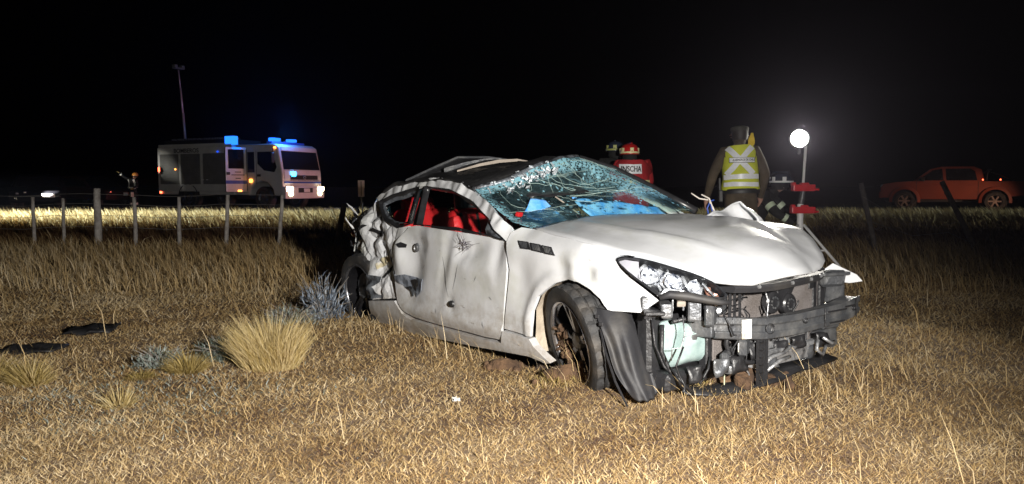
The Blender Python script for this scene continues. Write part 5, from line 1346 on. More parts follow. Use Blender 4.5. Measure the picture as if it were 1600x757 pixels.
part('front_wall', 'fe_white', bd, ((.55, -1.22, 1.72), (.28, .06, 1.9)), bev=.01)
text('side_lettering', 'BOMBEROS', .26, 'fe_dark', bd, Matrix.Translation((-2.0, -1.236, 2.52)) @ Matrix.Rotation(R(90), 4, 'X'), sx=1.15)
# cab
pr = [(.75, .62), (.75, 2.55), (.95, 2.72), (2.98, 2.72), (3.20, 2.60), (3.40, 1.62), (3.42, 1.50), (3.44, .58), (2.95, .58), (2.88, .86), (2.62, 1.12), (2.30, 1.20), (1.98, 1.12), (1.72, .86), (1.66, .58)]
b = MB(); b.prism(pr, (0, 1.22, 0), (1, 0, 0), (0, 0, 1), (0, -2.44, 0)); cab = b.build('cab', 'fe_white', fe)
md = cab.modifiers.new('bevel', 'BEVEL'); md.width = .06; md.segments = 2; md.limit_method = 'ANGLE'
def quadp(name, mt, parent, P, th=.02, label=None):
    P = [Vector(p) for p in P]; nn = (P[1] - P[0]).cross(P[2] - P[0]).normalized() * th
    b = MB(); n = len(P)
    b.add(P + [p + nn for p in P], [tuple(range(n - 1, -1, -1)), tuple(range(n, 2 * n))] + [(i, (i + 1) % n, n + (i + 1) % n, n + i) for i in range(n)])
    o = b.build(name, mt, parent)
    if label: o['label'] = label
    return o
M['cabglass'] = mat('dark_cab_glass', (.012, .013, .016), .12, 0, .1, 4)
Fx = lambda z: 3.20 + (3.40 - 3.20) * (2.60 - z) / .98
quadp('windshield', 'cabglass', cab, [(Fx(2.42), 1.08, 2.42), (Fx(1.66), 1.12, 1.66), (Fx(1.66), -1.12, 1.66), (Fx(2.42), -1.08, 2.42)], -.02)
quadp('header_panel', 'fe_white_lit', cab, [(Fx(2.60) , 1.06, 2.60), (Fx(2.44), 1.07, 2.44), (Fx(2.44), -1.07, 2.44), (Fx(2.60), -1.06, 2.60)], -.035)
quadp('front_panel', 'fe_white_lit', cab, [(3.40, 1.12, 1.60), (3.435, 1.12, 1.24), (3.435, -1.12, 1.24), (3.40, -1.12, 1.60)], -.03)
part('grille', 'fe_dark', cab, ((3.46, .05, 1.34), (.04, 1.7, .18)), bev=.01)
dm = MB()
for s in (1, -1): dm.tube([(3.49, .05, 1.44), (3.49, .05 + s * .075, 1.34), (3.49, .05, 1.24)], .016, 6)
dm.build('diamond_emblem', 'steel', cab)
part('chrome_strip', 'steel', cab, ((3.475, .05, 1.22), (.02, 1.8, .035)), bev=.004)
part('blue_band', 'fe_blue', cab, ((3.44, 0, 1.13), (.03, 2.3, .07)), bev=.004)
part('bumper', 'fe_white_lit', fe, ((3.46, 0, .70), (.22, 2.44, .50)), bev=.04)
part('bumper_recess', 'fe_dark', fe, ((3.565, .0, .80), (.03, .9, .20)), bev=.01)
part('number_plate', 'plate', fe, ((3.59, .06, .80), (.02, .36, .15)), bev=.003)
for y in (-.98, .98):
    hlp = part('headlight', 'head', fe, ((3.575, y, .86), (.05, .36, .17)), bev=.02)
    part('fog_lamp', 'head', fe, ((3.575, y * .93, .66), (.05, .20, .15)), bev=.02)
part('indicator', 'orange', cab, ((3.05, -1.235, 2.55), (.10, .05, .10)), bev=.01)
part('indicator', 'orange', fe, ((1.72, -1.245, 1.20), (.14, .05, .14)), bev=.01)
part('flasher', 'beaconcyan', cab, ((3.47, -.62, 1.48), (.05, .26, .20)), bev=.02, label='bright blue flasher in the front panel')
lb = part('light_bar', 'fe_blue', cab, ((2.55, 0, 2.80), (.30, 2.0, .09)), bev=.02)
part('beacon', 'beacon', lb, ((2.58, -.72, 2.92), (.26, .46, .14)), bev=.03)
part('beacon', 'beacon', lb, ((2.58, .30, 2.92), (.26, .40, .12)), bev=.03)
# side windows and doors
quadp('side_window', 'cabglass', cab, [(2.10, -1.225, 2.40), (2.90, -1.225, 2.40), (3.12, -1.225, 1.76), (3.0, -1.225, 1.55), (2.45, -1.225, 1.62), (2.10, -1.225, 1.90)], -.014)
quadp('side_window', 'cabglass', cab, [(1.55, -1.225, 2.40), (1.92, -1.225, 2.40), (1.92, -1.225, 1.55), (1.55, -1.225, 1.55)], -.014)
part('door_seam', 'fe_dark', cab, ((2.02, -1.222, 1.75), (.02, .01, 1.4)), bev=.002)
part('door_handle', 'fe_dark', cab, ((2.16, -1.235, 1.42), (.18, .03, .10)), bev=.01)
b = MB(); b.tube([(3.10, -1.24, 2.5), (3.16, -1.45, 2.52), (3.16, -1.47, 1.9)], .02, 6); b.box((3.16, -1.48, 2.14), (.06, .16, .42), bev=.02); b.build('side_mirror', 'fe_dark', cab)
part('doorway', 'fe_dark', cab, ((1.12, -1.20, 1.66), (.78, .06, 1.74)), bev=.01)
part('cab_seat', 'fe_grey', cab, ((1.0, -1.235, 1.35), (.4, .02, .5)), bev=.01)
# crew door swung open on its front hinge: its outer face looks ahead of the truck
dr = bpy.data.objects.new('crew_door', None); COL.objects.link(dr); dr.parent = fe; dr.location = (1.50, -1.25, 0); dr.rotation_euler = (0, 0, R(62)); dr['label'] = 'open crew door with window and blue band'
b = MB(); b.box((-.43, -.0, 1.66), (.86, .06, 1.86), bev=.03, seg=2); b.build('door_leaf', 'fe_white_lit', dr)
b = MB(); b.box((-.43, -.036, 2.10), (.64, .02, .80), bev=.03); b.build('side_window', 'cabglass', dr)
b = MB(); b.box((-.43, -.036, 1.14), (.86, .012, .14)); b.build('blue_band', 'fe_blue', dr)
b = MB(); b.box((-.76, -.045, 1.50), (.14, .04, .12), bev=.015); b.build('door_handle', 'fe_dark', dr)
b = MB(); b.box((-.40, -.036, 2.55), (.36, .03, .07), bev=.02); b.build('beacon', 'beacon', dr)
for z, w_ in ((1.56, .26), (1.44, .54), (1.30, .22)):
    b = MB(); b.box((-.36, -.034, z), (w_, .006, .035)); b.build('door_print', 'fe_dark', dr)
b = MB(); b.box((-.30, -.04, .78), (.16, .03, .07), bev=.01); b.build('door_lamp', 'orange', dr)
def truck_wheel(x, y, r, w_, nm='wheel'):
    t = bpy.data.objects.new(nm, None); COL.objects.link(t); t.parent = fe; t.location = (x, y, r)
    b = MB(); b.lathe([(r * .6, -w_ / 2), (r * .9, -w_ / 2), (r, -w_ * .36), (r, w_ * .36), (r * .9, w_ / 2), (r * .6, w_ / 2)], 'y', 28, closed=True); b.build('tyre', 'rubber', t, True, angle=35)
    b = MB(); b.lathe([(r * .62, -w_ * .42), (r * .52, -w_ * .28), (r * .30, -w_ * .22), (r * .26, -w_ * .44), (.001, -w_ * .46)], 'y', 24)
    for q in range(8): a = 2 * math.pi * q / 8; b.tube([(r * .40 * math.cos(a), -w_ * .26, r * .4 * math.sin(a)), (r * .40 * math.cos(a), -w_ * .36, r * .4 * math.sin(a))], .02, 5)
    b.build('rim', 'darkmetal', t, True, angle=30)
for y in (-1.0, 1.0): truck_wheel(2.30, y, .48, .30); truck_wheel(-1.95, y, .48, .42)
b = MB(); b.lathe([(.56, 0), (.60, 0), (.60, .02), (.56, .02)], 'y', 24, closed=True, c=(-1.95, -1.24, .50)); b.build('wheel_arch', 'fe_dark', fe)
b = MB(); b.tube([(-1.95, -1.16, .60), (-1.95, -1.158, .60)], .62, 28); b.v = [p if p[2] > .3 else (p[0], p[1], .3) for p in b.v]; b.build('wheel_well', 'fe_dark', fe)
part('chassis', 'fe_dark', fe, ((-.1, 0, .62), (6.6, 1.0, .22)), ((1.2, -1.0, .58), (.7, .4, .3)))
part('rear_bumper', 'fe_dark', fe, ((-3.78, 0, .62), (.12, 2.3, .2)))
ld = bpy.data.objects.new('roof_ladder', None); COL.objects.link(ld); ld.parent = fe; ld.location = (-1.6, -.55, 3.06)
for y in (-.2, .2):
    b = MB(); b.box((0, y, 0), (3.6, .05, .08), bev=.01); b.build('ladder_rail', 'steel', ld)
for k in range(13):
    b = MB(); b.tube([(-1.7 + .283 * k, -.2, 0), (-1.7 + .283 * k, .2, 0)], .018, 6); b.build('ladder_rung', 'steel', ld)
b = MB(); b.tube([(-3.2, .3, 3.08), (-.4, .3, 3.08)], .09, 10); b.build('suction_hose', 'fe_dark', fe, True)
mast = bpy.data.objects.new('light_mast', None); COL.objects.link(mast); mast.parent = fe; mast.location = (-2.72, -.60, 2.95)
b = MB(); b.tube([(0, 0, 0), (-.07, -.03, 1.3)], .055, 10); b.tube([(-.07, -.03, 1.25), (-.14, -.06, 2.4)], .042, 10); b.tube([(-.14, -.06, 2.35), (-.20, -.09, 3.22)], .03, 10); b.build('pole', mat('pinkish_mast_metal', (.55, .42, .42), .4, .3), mast, True)
b = MB(); b.box((-.20, -.09, 3.28), (.28, .5, .07), bev=.02); b.box((-.20, -.28, 3.36), (.22, .16, .14), bev=.02); b.box((-.20, .10, 3.36), (.22, .16, .14), bev=.02); b.build('lamp_cluster', 'fe_grey', mast)
lamp('fire_truck_beacon_light', 'POINT', (-9.4, 31.2, ROADZ + 3.15), None, 160, (.05, .25, 1.0), .2)
for y in (-.98, .98):
    q = Matrix.Translation((-12.0, 33.4, ROADZ)) @ Matrix.Rotation(R(-25), 4, 'Z') @ Vector((3.75, y, .86))
    q2 = Matrix.Translation((-12.0, 33.4, ROADZ)) @ Matrix.Rotation(R(-25), 4, 'Z') @ Vector((14, y, -.3))
    lamp('fire_truck_headlight_beam', 'SPOT', q, q2, 260, (1.0, .85, .65), .08, 50, .8)

# ================================================================ PICKUP AND DARK CARS
def carwheel(parent, x, y, r, w_, spokes, mt='darkmetal'):
    t = bpy.data.objects.new('wheel', None); COL.objects.link(t); t.parent = parent; t.location = (x, y, r); s = -1 if y < 0 else 1
    b = MB(); b.lathe([(r * .62, s * w_ / 2), (r * .9, s * w_ / 2), (r, s * w_ * .34), (r, -s * w_ * .34), (r * .9, -s * w_ / 2), (r * .62, -s * w_ / 2)], 'y', 32, closed=True); b.build('tyre', 'rubber', t, True, angle=35)
    b = MB(); b.lathe([(r * .64, s * w_ * .44), (r * .58, s * w_ * .30), (r * .58, -s * w_ * .3)], 'y', 28); b.lathe([(.001, s * w_ * .40), (r * .2, s * w_ * .38), (r * .22, s * w_ * .2)], 'y', 16)
    for q in range(spokes):
        a = 2 * math.pi * q / spokes; b.box((r * .40 * math.cos(a), s * w_ * .34, r * .40 * math.sin(a)), (r * .44, .03, r * .17), (0, -a, 0), .01)
    b.build('rim', mt, t, True, angle=35)
pk = thing('pickup_truck', 'red double-cab pickup parked side-on along the road at the right edge', 'pickup', (16.2, 31.0, ROADZ), R(154))
# local x forward = to the left of the picture; visible flank is local +y
M['pk_red'] = mat('red_pickup_paint', (.24, .045, .02), .55, 0, .15, 2)
M['pk_rim'] = mat('dusty_alloy', (.34, .27, .24), .5, .4, .2, 9)
pr = [(.86, .52), (.88, .92), (.78, 1.06), (.30, 1.14), (-.32, 1.18), (-.92, 1.66), (-1.25, 1.74), (-2.35, 1.74), (-2.62, 1.62), (-2.72, 1.16), (-4.35, 1.16), (-4.38, .66), (-3.62, .58)]
def arch(cx, r, n=9): return [(cx + r * math.cos(a), .40 + r * math.sin(a)) for a in np.linspace(math.pi, 0, n)]
pr += [(x, z) for x, z in arch(-3.09, .46)] + [(-2.55, .46), (-.55, .46)] + [(x, z) for x, z in arch(0, .46)] + [(.52, .50)]
b = MB(); v2, f, n = fill(densify(pr, .3), .3)
b.add([(x, y * (1 - .14 * cl((z - 1.16) / .55)), z) for y in (.86, -.86) for x, z in v2], [tuple(q) for q in f] + [tuple(len(v2) + i for i in q[::-1]) for q in f])
E = densify(pr, .3); k = len(E)
b.add([(x, y * (1 - .14 * cl((z - 1.16) / .55)), z) for y in (.86, -.86) for x, z in E], [(i, (i + 1) % k, k + (i + 1) % k, k + i) for i in range(k)])
pbody = b.build('body', 'pk_red', pk)
for (P) in ([(-.42, 1.20), (-.95, 1.60), (-1.28, 1.66), (-1.34, 1.20)], [(-1.44, 1.20), (-1.40, 1.66), (-2.25, 1.66), (-2.40, 1.55), (-2.48, 1.20)]):
    quadp('side_window', 'cabglass', pbody, [(x, .868 * (1 - .14 * cl((z - 1.16) / .55)), z) for x, z in P], .012)
for x in (-1.39, -2.52, -.40): part('door_seam', 'fe_dark', pbody, ((x, .862, .86), (.015, .008, .62)), bev=.002)
for x in (-1.2, -2.3): part('door_handle', 'pk_red', pbody, ((x, .88, 1.02), (.18, .04, .035)), bev=.01)
b = MB(); b.box((-.60, .98, 1.25), (.14, .2, .17), bev=.03, seg=2); b.build('side_mirror', 'fe_dark', pk)
for cx in (0, -3.09):
    b = MB(); A = [Vector((cx + .50 * math.cos(a), 0, .40 + .50 * math.sin(a))) for a in np.linspace(-.15, math.pi + .15, 16)]
    vs = []
    for p in A:
        d = Vector((p.x - cx, 0, p.z - .40)).normalized(); vs += [p - d * .05 + Vector((0, .85, 0)), p - d * .05 + Vector((0, .93, 0)), p + d * .05 + Vector((0, .91, 0)), p + d * .06 + Vector((0, .85, 0))]
    b.add(vs, [(4 * i + a, 4 * i + 4 + a, 4 * i + 4 + (a + 1) % 4, 4 * i + (a + 1) % 4) for i in range(15) for a in range(4)]); b.build('fender_flare', 'pk_red', pk, True, angle=40)
    for y in (.76, -.76): carwheel(pk, cx, y, .385, .25, 6, 'pk_rim')
    part('wheel_well', 'fe_dark', pk, ((cx, .60, .52), (.86, .08, .66)), bev=.02)
part('front_bumper', 'pk_red', pk, ((.86, 0, .62), (.16, 1.7, .26)), bev=.04)
part('headlight', 'plate', pk, ((.80, .70, .95), (.16, .26, .16)), bev=.04)
part('grille', 'fe_dark', pk, ((.88, 0, .92), (.05, 1.0, .2)), bev=.02)
b = MB(); b.tube([(-2.80, .72, 1.14), (-2.80, .72, 1.46), (-2.95, .5, 1.60), (-2.95, -.5, 1.60), (-2.80, -.72, 1.46), (-2.80, -.72, 1.14)], .03, 8); b.tube([(-2.90, .6, 1.55), (-3.7, .72, 1.20)], .025, 8); b.build('roll_bar', 'fe_dark', pk, True)
for x in (-2.66, -3.24): part('marker_lamp', 'tail', pk, ((x, .84, 1.22), (.04, .03, .05)), bev=.008)
part('tail_lamp', 'pk_red', pk, ((-4.36, .80, .98), (.06, .12, .26)), bev=.02)
part('chassis', 'fe_dark', pk, ((-1.6, 0, .42), (4.6, 1.0, .16)))
def dark_car(label, x, y, rz, col, plate_y, lamps):
    t = thing('parked_car', label, 'car', (x, y, ROADZ), rz, 'dark cars parked along the road on the left')
    pr = [(2.1, .35), (2.15, .62), (2.0, .80), (1.0, .93), (.35, 1.36), (-.2, 1.44), (-1.2, 1.42), (-1.85, 1.02), (-2.2, .94), (-2.22, .42)]
    b = MB(); b.prism(densify(pr, .6), (0, .85, 0), (1, 0, 0), (0, 0, 1), (0, -1.7, 0))
    b.v = [(p[0], p[1] * (1 - .2 * cl((p[2] - .93) / .5)), p[2]) for p in b.v]
    bo = b.build('body', mat('dark_car_paint', col, .3, .2, coat=.5), t); md = bo.modifiers.new('bevel', 'BEVEL'); md.width = .05; md.segments = 2; md.limit_method = 'ANGLE'
    for s in (1, -1):
        quadp('side_window', 'cabglass', bo, [(.85, s * .862, .96), (.33, s * .70, 1.30), (-1.1, s * .70, 1.34), (-1.6, s * .862, 1.0)], .012 * -s)
        for xx in (1.35, -1.35): carwheel(t, xx, s * .74, .32, .2, 7)
    quadp('windshield', 'cabglass', bo, [(1.0, .74, .95), (.40, .66, 1.34), (.40, -.66, 1.34), (1.0, -.74, .95)], .012)
    part('number_plate', 'plate', t, ((2.16, plate_y, .62), (.02, .42, .14)), bev=.003)
    for y_, z_ in lamps: part('headlight', mat('glinting_lamp', (.8, .85, .9), .1, .6), t, ((2.10, y_, z_), (.08, .10, .07)), bev=.02)
    return t
dark_car('dark parked car with a bright reflecting number plate at the far left', -18.9, 30.0, R(-62), (.012, .012, .016), .45, [(-.55, .70), (-.30, .74), (-.60, .52)])
dark_car('dark reddish parked car behind the thick fence post', -19.6, 35.0, R(-25), (.05, .018, .018), .2, [(-.62, .72)])

lamp('added_person_light', 'SPOT', (-17.7, 27.8, ROADZ + .70), (-16.3, 32.5, ROADZ + .95), 1000, (1.0, .97, .88), .06, 30, .8)  # added lamp to brighten the distant person; parked car lamps give no light
# ================================================================ PEOPLE
M['skin'] = mat('skin', (.42, .23, .17), .55, 0, .1, 9)
M['khaki'] = mat('brown_green_uniform', (.066, .048, .028), .85, 0, .35, 7, .9, 14)
M['redcloth'] = mat('red_jacket_cloth', (.36, .015, .02), .8, 0, .2, 7, .4, 30)
M['darkcloth'] = mat('dark_turnout_cloth', (.011, .011, .011), .85, 0, .25, 7, .4, 30)
M['boot'] = mat('black_boot', (.015, .015, .015), .5)
M['hivis'] = mat('hi_vis_yellow', (.56, .60, .04), .75, 0, .1, 6, .3, 25)
M['tape'] = mat('retroreflective_tape', (.80, .82, .86), .35, 0, .08, 30)
M['tape_bright'] = mat('retroreflective_tape_bright', (.85, .84, .75), .35, 0, .05, 30)
M['glove'] = mat('work_glove', (.30, .24, .08), .8)
M['hair'] = mat('dark_hair', (.02, .015, .012), .6)
def person_body(root, J, cloth, legs, hands='skin', boots='boot', bulk=1.0, name='body'):
    """one continuous figure: a skinned skeleton with tapering limbs, five fingers per hand, face with nose and ears"""
    V = []; E = []; Rr = []; tags = []
    def add(p, r, tg, par=None):
        V.append(Vector(p)); Rr.append(r); tags.append(tg)
        if par is not None: E.append((par, len(V) - 1))
        return len(V) - 1
    P = {k: Vector(v) for k, v in J.items()}
    fwd = P.get('fwd', Vector((1, 0, 0)))
    pel = add(P['pelvis'], .150 * bulk, legs)
    sp = add(P['spine'], .140 * bulk, cloth, pel)
    ch = add(P['chest'], .158 * bulk, cloth, sp)
    nb = add(P['neck'], .085, cloth, ch)
    up = (P['head'] - P['neck']).normalized()
    n1 = add(P['neck'].lerp(P['head'], .40), .056, 'skin', nb)
    h1 = add(P['head'] + up * -.035 + fwd * .02, .072, 'skin', n1)
    h2 = add(P['head'] + up * .05, .092, 'skin', h1)
    h3 = add(P['head'] + up * .115 - fwd * .012, .062, 'skin', h2)
    add(P['head'] + fwd * .108 + up * -.005, .014, 'skin', h1)
    side = fwd.cross(up).normalized()
    for s in (1, -1): add(P['head'] + side * s * .086 + up * .01, .020, 'skin', h2)
    for s in ('l', 'r'):
        sh = add(P['sh_' + s], .078 * bulk, cloth, ch)
        m1 = add(P['sh_' + s].lerp(P['el_' + s], .5), .064 * bulk, cloth, sh)
        el = add(P['el_' + s], .055 * bulk, cloth, m1)
        fo = add(P['el_' + s].lerp(P['wr_' + s], .45), .050 * bulk, cloth, el)
        wr = add(P['wr_' + s], .037, cloth, fo)
        d = (P['wr_' + s] - P['el_' + s]).normalized()
        pa = add(P['wr_' + s] + d * .075, .036, hands, wr)
        sd = d.cross(fwd)
        if sd.length < .2: sd = d.cross(Vector((0, 1, 0)))
        sd = fwd - d * fwd.dot(d); sd = sd.normalized() if sd.length > .1 else Vector((0, 0, 1))
        inw = d.cross(sd).normalized() * (1 if s == 'l' else -1)
        for k, (o, ln) in enumerate(((.030, .070), (.010, .080), (-.010, .074), (-.029, .058))):
            a = add(P['wr_' + s] + d * .095 + sd * o, .0105, hands, pa)
            b1 = add(V[a] + d * ln * .5 + inw * .012, .0095, hands, a)
            add(V[b1] + d * ln * .38 + inw * .024, .0080, hands, b1)
        a = add(P['wr_' + s] + d * .045 + sd * .045, .012, hands, pa)
        add(V[a] + d * .04 + sd * .018 + inw * .012, .0095, hands, a)
        hp = add(P['hip_' + s], .108 * bulk, legs, pel)
        th = add(P['hip_' + s].lerp(P['kn_' + s], .5), .088 * bulk, legs, hp)
        kn = add(P['kn_' + s], .066 * bulk, legs, th)
        ca = add(P['kn_' + s].lerp(P['an_' + s], .35), .064 * bulk, legs, kn)
        an = add(P['an_' + s], .050, boots, ca)
        add(P['an_' + s] + Vector((.0, 0, -.045)) + (P['toe_' + s] - P['an_' + s]) * .35, .045, boots, an)
        add(P['toe_' + s], .036, boots, len(V) - 1)
    me = bpy.data.meshes.new(name)
    me.from_pydata([tuple(v) for v in V], E, [])
    o = bpy.data.objects.new(name, me); COL.objects.link(o)
    o.modifiers.new('skin', 'SKIN')
    for i, sv in enumerate(me.skin_vertices[0].data): sv.radius = (Rr[i], Rr[i]); sv.use_root = i == 0
    sb = o.modifiers.new('sub', 'SUBSURF'); sb.levels = sb.render_levels = 2
    m2 = bpy.data.meshes.new_from_object(o.evaluated_get(bpy.context.evaluated_depsgraph_get()))
    bpy.data.objects.remove(o); m2.name = name
    mats = sorted(set(tags)); m2.materials.clear()
    for t in mats: m2.materials.append(M[t])
    # flatten the trunk front to back a little and choose the cloth of each face by its nearest bone
    A = np.array([V[e[0]] for e in E]); B = np.array([V[e[1]] for e in E]); rr_ = np.array([(Rr[e[0]] + Rr[e[1]]) / 2 for e in E])
    for p in m2.polygons:
        c = np.array(p.center); ab = B - A; t = np.clip(((c - A) * ab).sum(1) / (ab * ab).sum(1), 0, 1)
        d = np.linalg.norm(A + ab * t[:, None] - c, axis=1) / rr_
        i = int(d.argmin()); e = E[i]
        p.material_index = mats.index(tags[e[1]] if t[i] > .35 or tags[e[0]] == tags[e[1]] else tags[e[0]]); p.use_smooth = True
    ob = bpy.data.objects.new(name, m2); COL.objects.link(ob); ob.parent = root
    eb = MB()
    for s in (1, -1): eb.ell(tuple(P['head'] + fwd * .086 + side * s * .032 + up * .025), (.012, .012, .010), 8, 0, 6)
    eb.build('eyes', 'hair', root, True)
    return ob
STAND = dict(pelvis=(0, 0, .98), spine=(0, 0, 1.13), chest=(0, 0, 1.33), neck=(0, 0, 1.49), head=(.02, 0, 1.62), sh_l=(0, .185, 1.43), sh_r=(0, -.185, 1.43), el_l=(-.03, .27, 1.15), el_r=(-.03, -.27, 1.15), wr_l=(.06, .30, .92), wr_r=(.06, -.30, .92), hip_l=(0, .09, .92), hip_r=(0, -.09, .92), kn_l=(.03, .11, .50), kn_r=(.03, -.11, .50), an_l=(-.02, .12, .10), an_r=(-.02, -.12, .10), toe_l=(.14, .14, .035), toe_r=(.14, -.14, .035))
def shell(name, mt, root, z0, z1, prof, n=40, nz=12, th0=0, th1=2 * math.pi, off=0.0, cx=0.0, lean=0.0):
    """cloth shell round the trunk: prof(z) -> (front-back, side) radii; th = 0 points forward"""
    b = MB(); vs = []
    for i in range(nz + 1):
        z = z0 + (z1 - z0) * i / nz; a, s = prof(z)
        for j in range(n + 1):
            t = th0 + (th1 - th0) * j / n
            p = Vector((cx + lean * (z - z0) + (a + off) * math.cos(t), (s + off) * math.sin(t), z)); vs.append(p + noise.noise_vector(p * 9) * .008)
    W = n + 1
    b.add(vs, [(i * W + j, i * W + j + 1, (i + 1) * W + j + 1, (i + 1) * W + j) for i in range(nz) for j in range(n)])
    return b.build(name, mt, root, True)
def back_strip(name, mt, root, P, prof, wd, off=.010):
    """a tape lying on the back of a shell: P lists (side offset, height)"""
    b = MB(); vs = []; k = 10
    pts = []
    for i in range(len(P) - 1):
        for q in range(k): t = q / k; pts.append((P[i][0] * (1 - t) + P[i + 1][0] * t, P[i][1] * (1 - t) + P[i + 1][1] * t))
    pts.append(P[-1])
    for i, (y, z) in enumerate(pts):
        a = pts[max(i - 1, 0)]; c = pts[min(i + 1, len(pts) - 1)]; d = Vector((c[0] - a[0], c[1] - a[1])).normalized(); q = Vector((-d.y, d.x)) * wd / 2
        for s in (1, -1):
            yy, zz = y + q.x * s, z + q.y * s; A, S = prof(zz)
            t = max(-.98, min(.98, yy / (S + off))); p = Vector((-(A + off) * math.sqrt(1 - t * t), yy, zz)); vs.append(p + noise.noise_vector(p * 9) * .006)
    b.add(vs, [(2 * i, 2 * i + 1, 2 * i + 3, 2 * i + 2) for i in range(len(pts) - 1)])
    return b.build(name, mt, root, True)

M['darkcap'] = mat('dark_green_cap', (.03, .03, .022), .8)
# ---- police officer seen from behind
of = thing('person', 'person in brown uniform and yellow reflective vest seen from behind, standing beyond the bonnet', 'person', (2.79, 9.0, gz1(2.79, 9.0)), R(84))
of.scale = (1.05, 1.05, 1.05)
of.rotation_euler = (R(-2), R(5), R(80))
J = dict(STAND); J.update(el_l=(-.04, .315, 1.16), wr_l=(.03, .375, .93), el_r=(-.05, -.27, 1.17), wr_r=(.07, -.235, .93), head=(.04, -.01, 1.615))
person_body(of, J, 'khaki', 'khaki', bulk=1.08)
vp = lambda z: (.165 - .02 * cl((z - 1.36) / .14) - .012 * cl((1.2 - z) / .1), .205 + .012 * cl((1.12 - z) / .12) - .075 * cl((z - 1.38) / .13) ** 2)
vest = shell('vest', 'hivis', of, .99, 1.50, vp, 40, 12)
back_strip('reflective_tape', 'tape', vest, [(.150, 1.475), (-.125, 1.165)], vp, .062)
back_strip('reflective_tape', 'tape', vest, [(-.125, 1.475), (.165, 1.165)], vp, .062)
back_strip('reflective_tape', 'tape', vest, [(.195, 1.135), (-.190, 1.135)], vp, .055, .014)
back_strip('reflective_tape', 'tape', vest, [(.195, 1.055), (0, 1.05), (-.190, 1.045)], vp, .05, .012)
lb_ = back_strip('name_panel', 'boot', vest, [(.135, 1.325), (-.150, 1.318)], vp, .062, .016)
back_strip('panel_face', 'tape', lb_, [(.131, 1.325), (-.146, 1.318)], vp, .052, .019)
tx = text('back_lettering', 'CARABINEROS DE CHILE', .034, 'boot', lb_, Matrix.Translation((-.1965, -.008, 1.3215)) @ Matrix.Rotation(R(-90), 4, 'Z') @ Matrix.Rotation(R(90), 4, 'X'), depth=.0015, sx=.72)
for v in tx.data.vertices:      # lay the letters round the curve of the back
    yy = v.co.x; A, S = vp(1.32); v.co.z += (A + .021) * (math.sqrt(max(.02, 1 - (yy / (S + .021)) ** 2)) - 1) + (A + .021) - .1965 + .0025
b = MB(); b.lathe([(.094, -.015), (.097, .02), (.104, .045), (.098, .066), (.06, .082), (.001, .086)], 'z', 24); b.prism([(.06, -.085), (.12, -.07), (.155, 0), (.12, .07), (.06, .085)], (0, 0, .005), (1, 0, 0), (0, 1, 0), (0, 0, .012))
b.build('cap', 'darkcap', of, True, (.02, -.01, 1.655), angle=40)
b = MB(); b.lathe([(.078, -.085), (.092, -.05), (.094, -.01), (.092, .02)], 'z', 20); b.v = [(p[0] * 1.04, p[1], p[2]) for p in b.v]; b.build('hair', 'hair', of, True, (.008, -.01, 1.655))
b = MB(); vs = []
for i in range(6):
    for s in (1, -1):
        t = i / 5; p = Vector((-.06 - .02 * t, -.115 - .02 * t + s * (.036 - .024 * t * t), 1.49 + .15 * t)); vs.append(p + noise.noise_vector(p * 20) * .012)
b.add(vs, [(2 * i, 2 * i + 1, 2 * i + 3, 2 * i + 2) for i in range(5)])
o = b.build('vest_collar', mat('yellow_flap', (.60, .42, .02), .8), vest); md = o.modifiers.new('thickness', 'SOLIDIFY'); md.thickness = .02; tag(o, 'yellow flap of the vest standing up beside the neck')
b = MB(); b.lathe([(.178, 0), (.182, .02), (.182, .05), (.178, .055)], 'z', 30); b.v = [(p[0] * .92, p[1] * 1.16, p[2]) for p in b.v]; b.build('belt', 'boot', of, True, (0, 0, .945))
b = MB(); b.box((-.02, .225, .93), (.08, .05, .14), bev=.012, seg=2); b.box((-.03, .235, 1.06), (.035, .03, .16), bev=.008); b.build('radio_pouch', 'boot', of)
# ---- two rescuers behind the windscreen
J2 = dict(STAND); J2.update(head=(.11, 0, 1.545), neck=(.03, 0, 1.46), el_l=(.06, .29, 1.2), wr_l=(.26, .24, 1.10), el_r=(.06, -.29, 1.2), wr_r=(.26, -.24, 1.10))
def helmet(root, c, mt, band=None, visor=True):
    b = MB(); b.lathe([(.158, -.02), (.135, -.012), (.138, .02), (.128, .07), (.100, .11), (.05, .132), (.001, .138)], 'z', 28)
    b.v = [(p[0] * 1.08 + c[0], p[1] * .95 + c[1], p[2] + c[2]) for p in b.v]
    h = b.build('helmet', mt, root, True, angle=50)
    b = MB(); b.box((c[0] - .01, c[1], c[2] + .135), (.24, .022, .022), bev=.008); b.build('helmet_crest', mt, h)
    if band:
        for t in (60, 120, 180, 240, 300):
            bb = MB(); a = R(t); bb.box((c[0] + .140 * math.cos(a), c[1] + .128 * math.sin(a), c[2] + .045), (.012, .05, .055), (0, 0, a), .003); bb.build('reflective_patch', band, h)
        bb = MB(); bb.lathe([(.142, -.012), (.146, .0), (.143, .012)], 'z', 28); bb.v = [(p[0] * 1.08 + c[0], p[1] * .95 + c[1], p[2] + c[2] + .008) for p in bb.v]; bb.build('helmet_band', band, h, True)
    b = MB(); b.lathe([(.100, 0), (.108, -.03), (.112, -.07), (.102, -.10)], 'z', 24); b.v = [(p[0] + c[0] - .015, p[1] * .9 + c[1], p[2] + c[2]) for p in b.v if True]; b.build('neck_guard', 'darkcloth', h, True)
    return h
rf = thing('person', 'person in red jacket and red helmet seen from behind over the windshield', 'person', (1.60, 10.1, gz1(1.60, 10.1)), R(95))
rf.scale = (.97, .97, .97)
person_body(rf, J2, 'redcloth', 'darkcloth', 'glove', bulk=1.22)
M['helm_red'] = mat('red_helmet', (.55, .02, .02), .3, 0, .06, 5, coat=.6)
M['pale_yellow_tape'] = mat('pale_yellow_reflex', (.78, .74, .40), .4, 0, .05, 20)
